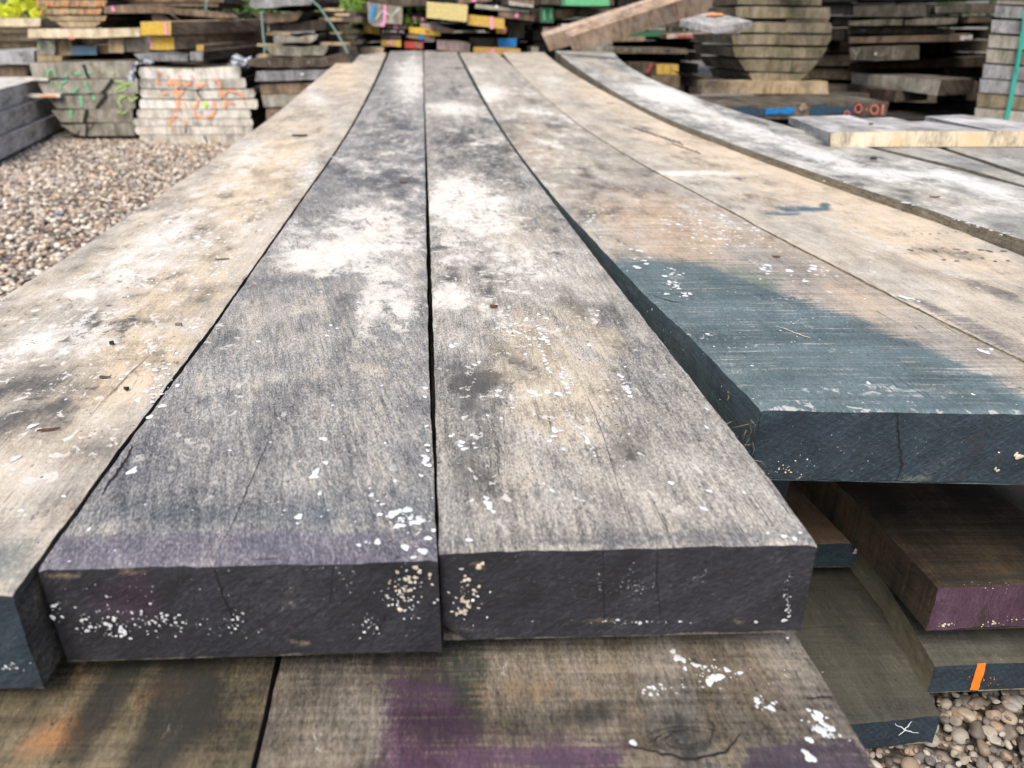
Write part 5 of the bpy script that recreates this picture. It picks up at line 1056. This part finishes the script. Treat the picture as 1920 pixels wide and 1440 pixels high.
# strapped pile
rowsZ = [(-50, -28, 1878), (-24, -2, 1872), (0, 7, 1870), (10, 32, 1866), (37, 61, 1860), (65, 89, 1855), (92, 117, 1850), (120, 146, 1844), (148, 173, 1838), (175, 200, 1833), (202, 236, 1828)]
for i, (a, b, x) in enumerate(rowsZ):
    lab = ['topmost', 'second', 'third', 'fourth', 'fifth', 'sixth', 'seventh', 'eighth', 'ninth', 'tenth', 'lowest'][i]
    slab(f'{lab} grey board of the neat strapped pile at the right edge', [(x, a), (1960, a + 2 + i * .9), (2150, a + 5 + i * 2.2), (2148, b + 5 + i * 2.2), (1960, b + 2 + i * .9), (x - 2, b)], 4.25, 1.6, ('w_slate', 'w_grey', 'w_grey', 'w_slate')[i % 4] if i != 9 else 'w_olive', 'w_dark', (), 'grey boards of the strapped pile', 'board', 'board', jit=.0015, back=(1.0, 1.6, 0))
strap('bright green strap down the face of the neat grey pile', [(1922, 20), (1921, 55), (1912, 95), (1904, 140), (1895, 190), (1884, 238)], .022, 4.22)
strap('second bright green strap crossing beside the first', [(1916, 60), (1912, 95), (1906, 132)], .010, 4.21)
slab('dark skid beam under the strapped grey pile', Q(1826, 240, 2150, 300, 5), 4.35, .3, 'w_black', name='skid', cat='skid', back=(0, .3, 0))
# added near-black boards darken the pile gaps; unseen upper rows cast shade
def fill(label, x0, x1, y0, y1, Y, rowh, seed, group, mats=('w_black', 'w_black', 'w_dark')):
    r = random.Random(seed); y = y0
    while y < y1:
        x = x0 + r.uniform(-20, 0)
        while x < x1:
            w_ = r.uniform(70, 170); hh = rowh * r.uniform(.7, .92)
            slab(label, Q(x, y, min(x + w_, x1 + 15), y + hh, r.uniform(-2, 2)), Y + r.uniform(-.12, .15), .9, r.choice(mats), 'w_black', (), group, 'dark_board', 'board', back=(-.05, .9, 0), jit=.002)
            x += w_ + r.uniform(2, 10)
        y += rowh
fill('dark board end in the shade behind the painted ends', 690, 1010, -70, 125, 8.15, 19, 1, 'dark filler boards behind the painted ends')
fill('dark board end in the shade behind the leaning beams', 1012, 1300, -90, 190, 7.75, 21, 2, 'dark filler boards behind the leaning beams')
fill('dark board end deep in the pile left of the strapped boards', 1480, 1870, -90, 225, 6.2, 24, 3, 'dark filler boards deep in the right pile')

# ---------------------------------------------------------------- leaves and trees
def leaf_mat(name, a, b, trans=.35):
    N = NT(name); info = N.attr('stone'); k = N.sep(info.outputs["Color"])
    N.put(N.b.inputs["Base Color"], N.mix(k[0], a, b)); N.b.inputs["Roughness"].default_value = .5
    N.b.inputs["Transmission Weight"].default_value = 0
    tr = N.n("ShaderNodeBsdfTranslucent"); N.put(tr.inputs[0], N.mix(k[0], [min(1, x * 1.3) for x in a], [min(1, x * 1.4) for x in b])); mx = N.n("ShaderNodeMixShader"); mx.inputs[0].default_value = trans
    N.t.links.new(N.b.outputs[0], mx.inputs[1]); N.t.links.new(tr.outputs[0], mx.inputs[2])
    N.t.links.new(mx.outputs[0], N.t.nodes["Material Output"].inputs[0]); return N.m
def tree(name, label, cat, base, clumps, nleaf, size, mat, seed, group=None, trunk_r=.05):
    """clumps: (centre xyz, radius) ; the trunk and its limbs lead to them"""
    r = np.random.default_rng(seed); e = bpy.data.objects.new(name, None); sc.collection.objects.link(e); e.location = base; tag(e, label, cat, group)
    mb = MB(); B = np.array(base, float); c0 = np.mean([c for c, _ in clumps], 0); fork = B + (c0 - B) * .45
    def limb(a, b, ra, rb):
        n = 7; V = []; ax = b - a; ax = ax / np.linalg.norm(ax); u_ = np.cross(ax, (0.3, 1, .1)); u_ /= np.linalg.norm(u_); v_ = np.cross(ax, u_)
        for k in range(5):
            c = a + (b - a) * k / 4 + r.normal(0, ra * .5, 3) * (0 < k < 4); rr = ra + (rb - ra) * k / 4
            V += [c + (u_ * math.cos(q / n * 6.283) + v_ * math.sin(q / n * 6.283)) * rr for q in range(n)]
        mb.add(V, [(k * n + q, k * n + (q + 1) % n, (k + 1) * n + (q + 1) % n, (k + 1) * n + q) for k in range(4) for q in range(n)], 0, smooth=True)
    limb(B, fork, trunk_r, trunk_r * .7)
    for c, rad in clumps: limb(fork, np.array(c, float), trunk_r * .5, trunk_r * .12)
    tk = mb.build('trunk', M['w_bark']); tk.parent = e; tk.location = -B
    # leaves: small folded blades scattered through the clumps
    tot = sum(rad ** 2 for _, rad in clumps); P = []
    for c, rad in clumps:
        n = int(nleaf * rad ** 2 / tot); d = r.normal(size=(n, 3)); d /= np.linalg.norm(d, axis=1)[:, None]
        sub = r.normal(size=(max(3, n // 60), 3)) * rad * .55; k = r.integers(0, len(sub), n)
        P.append(np.array(c) + sub[k] + d * (rad * .42 * r.random(n)[:, None] ** .5))
    P = np.concatenate(P); n = len(P); dn = r.normal(size=(n, 3)) + np.array((0, -.3, .6)); dn /= np.linalg.norm(dn, axis=1)[:, None]
    ax = np.cross(dn, r.normal(size=(n, 3))); ax /= np.linalg.norm(ax, axis=1)[:, None]; bx = np.cross(dn, ax); s_ = size * r.uniform(.6, 1.3, n)[:, None]
    V = np.stack([P - ax * s_, P - bx * s_ * .5 - ax * s_ * .1 + dn * s_ * .15, P + ax * s_, P + bx * s_ * .5 - ax * s_ * .1 + dn * s_ * .15], 1).reshape(-1, 3) - B
    me = bpy.data.meshes.new('crown'); me.vertices.add(n * 4); me.vertices.foreach_set('co', V.reshape(-1).astype(np.float32))
    f = np.arange(n)[:, None] * 4; Fc = np.concatenate([f + (0, 1, 2), f + (0, 2, 3)], 1).reshape(-1)
    me.loops.add(len(Fc)); me.loops.foreach_set('vertex_index', Fc.astype(np.int32)); me.polygons.add(n * 2); me.polygons.foreach_set('loop_start', np.arange(0, n * 6, 3, dtype=np.int32)); me.update(calc_edges=True)
    set_attr(me, 'stone', np.repeat(r.random((n, 4)), 4, 0), 'FLOAT_COLOR'); me.materials.append(mat)
    cr = bpy.data.objects.new('crown', me); sc.collection.objects.link(cr); cr.parent = e; return e
M['leaf_lime'] = leaf_mat('yellow green leaf', (.45, .55, .03), (.72, .72, .08), .5)
M['leaf_mid'] = leaf_mat('mid green leaf', (.12, .26, .03), (.32, .48, .07), .4)
M['leaf_dark'] = leaf_mat('dark green leaf', (.03, .065, .015), (.08, .14, .03), .3)
def C_(px, py, Y): return tuple(on_Y(px, py, Y))
tree('shrub', 'bright yellow-green shrub in the sun at the top left corner', 'shrub', (-6.2, 9.4, 0), [(C_(20, 5, 9.2), .35), (C_(45, 22, 9.0), .22), (C_(-60, 0, 9.3), .5), (C_(10, 30, 8.9), .16), (C_(70, 34, 8.7), .09), (C_(30, -40, 9.4), .5)], 2600, .035, M['leaf_lime'], 1, 'green shrubs behind the log stacks')
tree('shrub', 'sparse green shrub between the bowed board and the strapped slabs', 'shrub', (-3.2, 9.6, 0), [(C_(440, 25, 9.2), .22), (C_(425, 20, 9.0), .16), (C_(465, 30, 9.0), .2), (C_(440, -20, 9.4), .5), (C_(400, -60, 9.6), .5)], 2600, .022, M['leaf_mid'], 2, 'green shrubs behind the log stacks')
tree('shrub', 'leafy green shrub between the strapped slabs and the painted ends', 'shrub', (-2.1, 9.2, 0), [(C_(650, 15, 9.0), .28), (C_(668, 34, 8.8), .2), (C_(640, -10, 9.2), .4), (C_(676, 60, 8.8), .13), (C_(620, 5, 9.1), .25)], 3600, .022, M['leaf_mid'], 3, 'green shrubs behind the log stacks')
tree('shrub', 'little green sprig showing through a hole in the painted ends', 'shrub', (-1.30, 7.95, 0), [(C_(764, 30, 7.7), .07), (C_(776, 42, 7.68), .06), (C_(790, 18, 7.72), .06)], 420, .018, M['leaf_mid'], 4, 'green shrubs behind the log stacks', .008)
for i, (x, y, lab) in enumerate([(-10, 15, 'dark tree far behind the left log stacks'), (-5.5, 16.5, 'dark tree far behind the strapped slabs'), (-1, 17, 'dark tree far behind the painted ends'), (4.5, 15.5, 'dark tree far behind the leaning beams'), (10, 15, 'dark tree far behind the strapped pile')]):
    r = random.Random(i); tree('broadleaf_tree', lab, 'tree', (x, y, 0), [((x + r.uniform(-2, 2), y + r.uniform(-1, 1), 1.2 + k * .5), r.uniform(1.0, 1.5)) for k in range(7)], 7000, .09, M['leaf_dark'], 20 + i, 'trees behind the yard', .16)

# ---------------------------------------------------------------- small loose things
def film(label, pts, Y, seed, mat):
    mb = MB(); n = 9; c = [on_Y(px, py, Y) for px, py in pts]; V = []
    for i in range(n):
        for j in range(5):
            u_, v_ = i / (n - 1), j / 4; p = (c[0] * (1 - u_) + c[1] * u_) * (1 - v_) + (c[3] * (1 - u_) + c[2] * u_) * v_
            q = Vector((i * .7, j * .9, seed)); V.append(p + np.array((mn.noise(q), mn.noise(q + Vector((9, 0, 0))) * 1.5, mn.noise(q + Vector((0, 9, 0))))) * .028)
    mb.add(V, [(i * 5 + j, i * 5 + j + 1, (i + 1) * 5 + j + 1, (i + 1) * 5 + j) for i in range(n - 1) for j in range(4)], 0, smooth=True)
    return tag(mb.build('plastic_scrap', mat, origin=V[0]), label, 'plastic', 'torn plastic film on the log stacks')
N = NT('torn grey plastic film'); N.b.inputs["Roughness"].default_value = .18; M['film'] = N.out((.42, .45, .52), .2, .6)
N = NT('black plastic film'); M['film2'] = N.out((.05, .055, .065), .25, .6)
film('bright scrap of plastic film hanging between the two log stacks', [(240, 152), (247, 120), (256, 118), (252, 155)], 6.38, 1, M['film'])
film('flat scrap of plastic film at the left top of the orange-marked stack', [(262, 120), (264, 115), (288, 114), (288, 119)], 6.35, 2, M['film'])
film('crumpled plastic film at the right top of the orange-marked stack', [(432, 122), (440, 101), (468, 108), (460, 124)], 6.3, 3, M['film'])
film('black plastic film behind the crumpled clear film', [(425, 122), (436, 104), (474, 116), (468, 128)], 6.38, 4, M['film2'])
def chip(label, px, py, lx, wx, ang, mat, name='wood_chip', cat='chip', f=None, th=.0018, group=None):
    th *= .5; lx *= .85; wx *= .75; f = f or TOP(); c = f(px, py); c[2] += .0015; a = math.radians(ang); mb = MB(); n = 10; V = []; sc_ = (c[1] * cp + (H - c[2]) * sp) / F
    L_, W_ = lx * sc_, wx * sc_
    for k, z in ((0, 0), (1, th)):
        for q in range(n):
            t_ = q / n * 6.283; rr = 1 + .25 * math.sin(3 * t_ + px) + .15 * math.sin(5 * t_)
            x, y = math.cos(t_) * L_ * rr, math.sin(t_) * W_ * rr * 1.3; V.append(c + np.array((x * math.cos(a) - y * math.sin(a), x * math.sin(a) + y * math.cos(a), z + .15 * abs(x) * (k * .5 + .3))))
    mb.add(V, [tuple(range(n))[::-1], tuple(range(n, 2 * n))] + [(q, (q + 1) % n, n + (q + 1) % n, n + q) for q in range(n)], 0)
    return tag(mb.build(name, M[mat], origin=c), label, cat, group)
M['rust'] = paint_mat('dry reddish leaf', (.11, .055, .032), .85, .4); M['peb'] = paint_mat('small grey stone', (.20, .17, .14), .8, .3); M['blackbit'] = paint_mat('dark crumb', (.03, .025, .022), .9, .3); M['straw'] = paint_mat('pale wood shaving', (.62, .52, .38), .8, .2)
gB = 'crumbs and flakes lying on the boards'
chip('thin reddish flake on the wide pale board near the left edge', 90, 809, 22, 3, 12, 'rust', 'bark_flake', 'flake', group=gB)
chip('short red-brown flake in the middle of the wide pale board', 196, 710, 13, 3.5, -4, 'rust', 'bark_flake', 'flake', group=gB)
chip('dark crumb on the tan patch of the wide pale board', 238, 733, 5, 3.4, 0, 'blackbit', 'crumb', 'crumb', th=.006, group=gB)
chip('small dark stone on the white patch of the wide pale board', 211, 647, 5, 4, 20, 'blackbit', 'small_stone', 'stone', th=.007, group=gB)
chip('dark leaf curled on the far part of the wide pale board', 562, 256, 16, 4, 4, 'blackbit', 'dead_leaf', 'leaf', th=.006, group=gB)
chip('small stone beside a white blot on the wide pale board', 335, 612, 7, 3.6, 5, 'peb', 'small_stone', 'stone', th=.006, group=gB)
chip('thin dark twig on the wide pale board beside the gap', 419, 488, 14, 1.6, 14, 'rust', 'twig', 'twig', group=gB)
chip('brown crumb on the grey and cream board', 925, 578, 8, 4, 0, 'rust', 'crumb', 'crumb', th=.006, group=gB)
chip('red crumb on the board left of the central gap', 756, 344, 8, 3, -15, 'rust', 'crumb', 'crumb', th=.005, group=gB)
chip('pale shaving stuck on the purple band', 669, 1007, 3, 14, 4, 'straw', 'wood_shaving', 'shaving', group=gB) if False else None
chip('grey stone at the edge of the sawdust near the raised board', 1594, 358, 11, 5, 0, 'peb', 'small_stone', 'stone', th=.012, group=gB)
chip('brown chip on the sawdust of the dusty board', 1144, 196, 8, 3.5, 8, 'blackbit', 'wood_chip', 'chip', th=.008, group=gB)
chip('rusty flake on the raised grey board', 1753, 371, 12, 2.5, 3, 'rust', 'bark_flake', 'flake', f=TOP(-.026), group=gB)
chip('orange flake beside the teal paint', 1456, 483, 8, 4, -8, 'rust', 'bark_flake', 'flake', group=gB)
chip('dark chip on the raised grey board near the middle', 1637, 299, 7, 4, 0, 'blackbit', 'wood_chip', 'chip', f=TOP(-.026), th=.008, group=gB)
chip('brown crumb on the dusty board right of the teal paint', 1675, 458, 8, 3, 0, 'blackbit', 'crumb', 'crumb', group=gB)
chip('orange crumb at the far edge of the grey and cream board', 863, 128, 9, 4, -10, 'rust', 'crumb', 'crumb', th=.004, group=gB)
chip('brown stone on the left board with a fresh pale end', 1633, 235, 5, 2.5, 0, 'rust', 'small_stone', 'stone', f=LEVEL(.288), th=.010, group=gB)
for i, (px, py, lx, wx, ang, lab) in enumerate([(120, 449, 22, 5, 6, 'largest brown leaf on the shingle, left of the wide pale board'), (150, 397, 18, 4, -3, 'brown leaf on the shingle beside the blue scrap'), (255, 376, 14, 5, 10, 'brown leaf on the shingle near the edge of the wide board'), (90, 305, 16, 5, -8, 'brown leaf on the shingle in front of the squared timbers'), (225, 350, 12, 5, 0, 'small brown leaf in the middle of the shingle'), (180, 320, 12, 5, 20, 'brown leaf on the shingle in front of the green-marked stack'), (300, 320, 12, 4, -10, 'brown leaf on the shingle in front of the orange-marked stack'), (60, 360, 10, 4, 40, 'little curled brown leaf near the left edge of the shingle')]):
    chip(lab, px, py, lx, wx, ang, 'w_beam' if i % 2 else 'rust', 'dead_leaf', 'leaf', f=LEVEL(H - .022), th=.004, group='dead leaves on the shingle')
for i in range(46):
    px, py = rng.uniform(10, 420), rng.uniform(268, 470)
    if px > 30 + (520 - py) * 1.55: continue
    chip('brown scrap of leaf litter scattered over the shingle', px, py, rng.uniform(5, 11), rng.uniform(1.5, 4), rng.uniform(-40, 60), ('w_beam', 'rust', 'w_brown')[i % 3], 'leaf_scrap', 'leaf', f=LEVEL(H - .024), th=.004, group='scraps of leaf litter on the shingle')
chip('scrap of blue plastic on the shingle', 111, 402, 10, 4, 0, 'p_blue', 'plastic_scrap', 'plastic', f=LEVEL(H - .022), th=.004)
# splinters torn from the corner of the teal board
def splinters():
    mb = MB(); r = random.Random(4); f = TOP(); c0 = f(1418, 785)
    for k in range(34):
        c = c0 + np.array((r.uniform(-.012, .004), r.uniform(-.004, .10) * (r.random() < .3) + r.uniform(0, .01), -r.uniform(.0, .06)))
        L_ = r.uniform(.008, .03); d = np.array((r.uniform(-.35, .3), -.35 * r.random(), r.uniform(-1, .35))); d /= np.linalg.norm(d); w_ = r.uniform(.0004, .0011)
        s_ = np.cross(d, (0, 1, 0)); s_ /= np.linalg.norm(s_); n_ = np.cross(d, s_); k_ = np.array((r.uniform(-.004, .004), 0, r.uniform(-.002, .004)))
        V = [c + s_ * w_, c + n_ * w_, c - s_ * w_, c + d * L_ * .5 + k_ + s_ * w_ * .8, c + d * L_ * .5 + k_ + n_ * w_ * .8, c + d * L_ * .5 + k_ - s_ * w_ * .8, c + d * L_]
        mb.add(V, [(0, 1, 4, 3), (1, 2, 5, 4), (2, 0, 3, 5), (3, 4, 6), (4, 5, 6), (5, 3, 6)], k % 2)
    o = mb.build('splinters', [M['end_teal'], M['low_side']], origin=c0)
    for ob in sc.objects:
        if ob.get('label', '').startswith('board with a teal painted near end'): o.parent = ob; o.location = c0 - np.array(ob.location)
splinters()
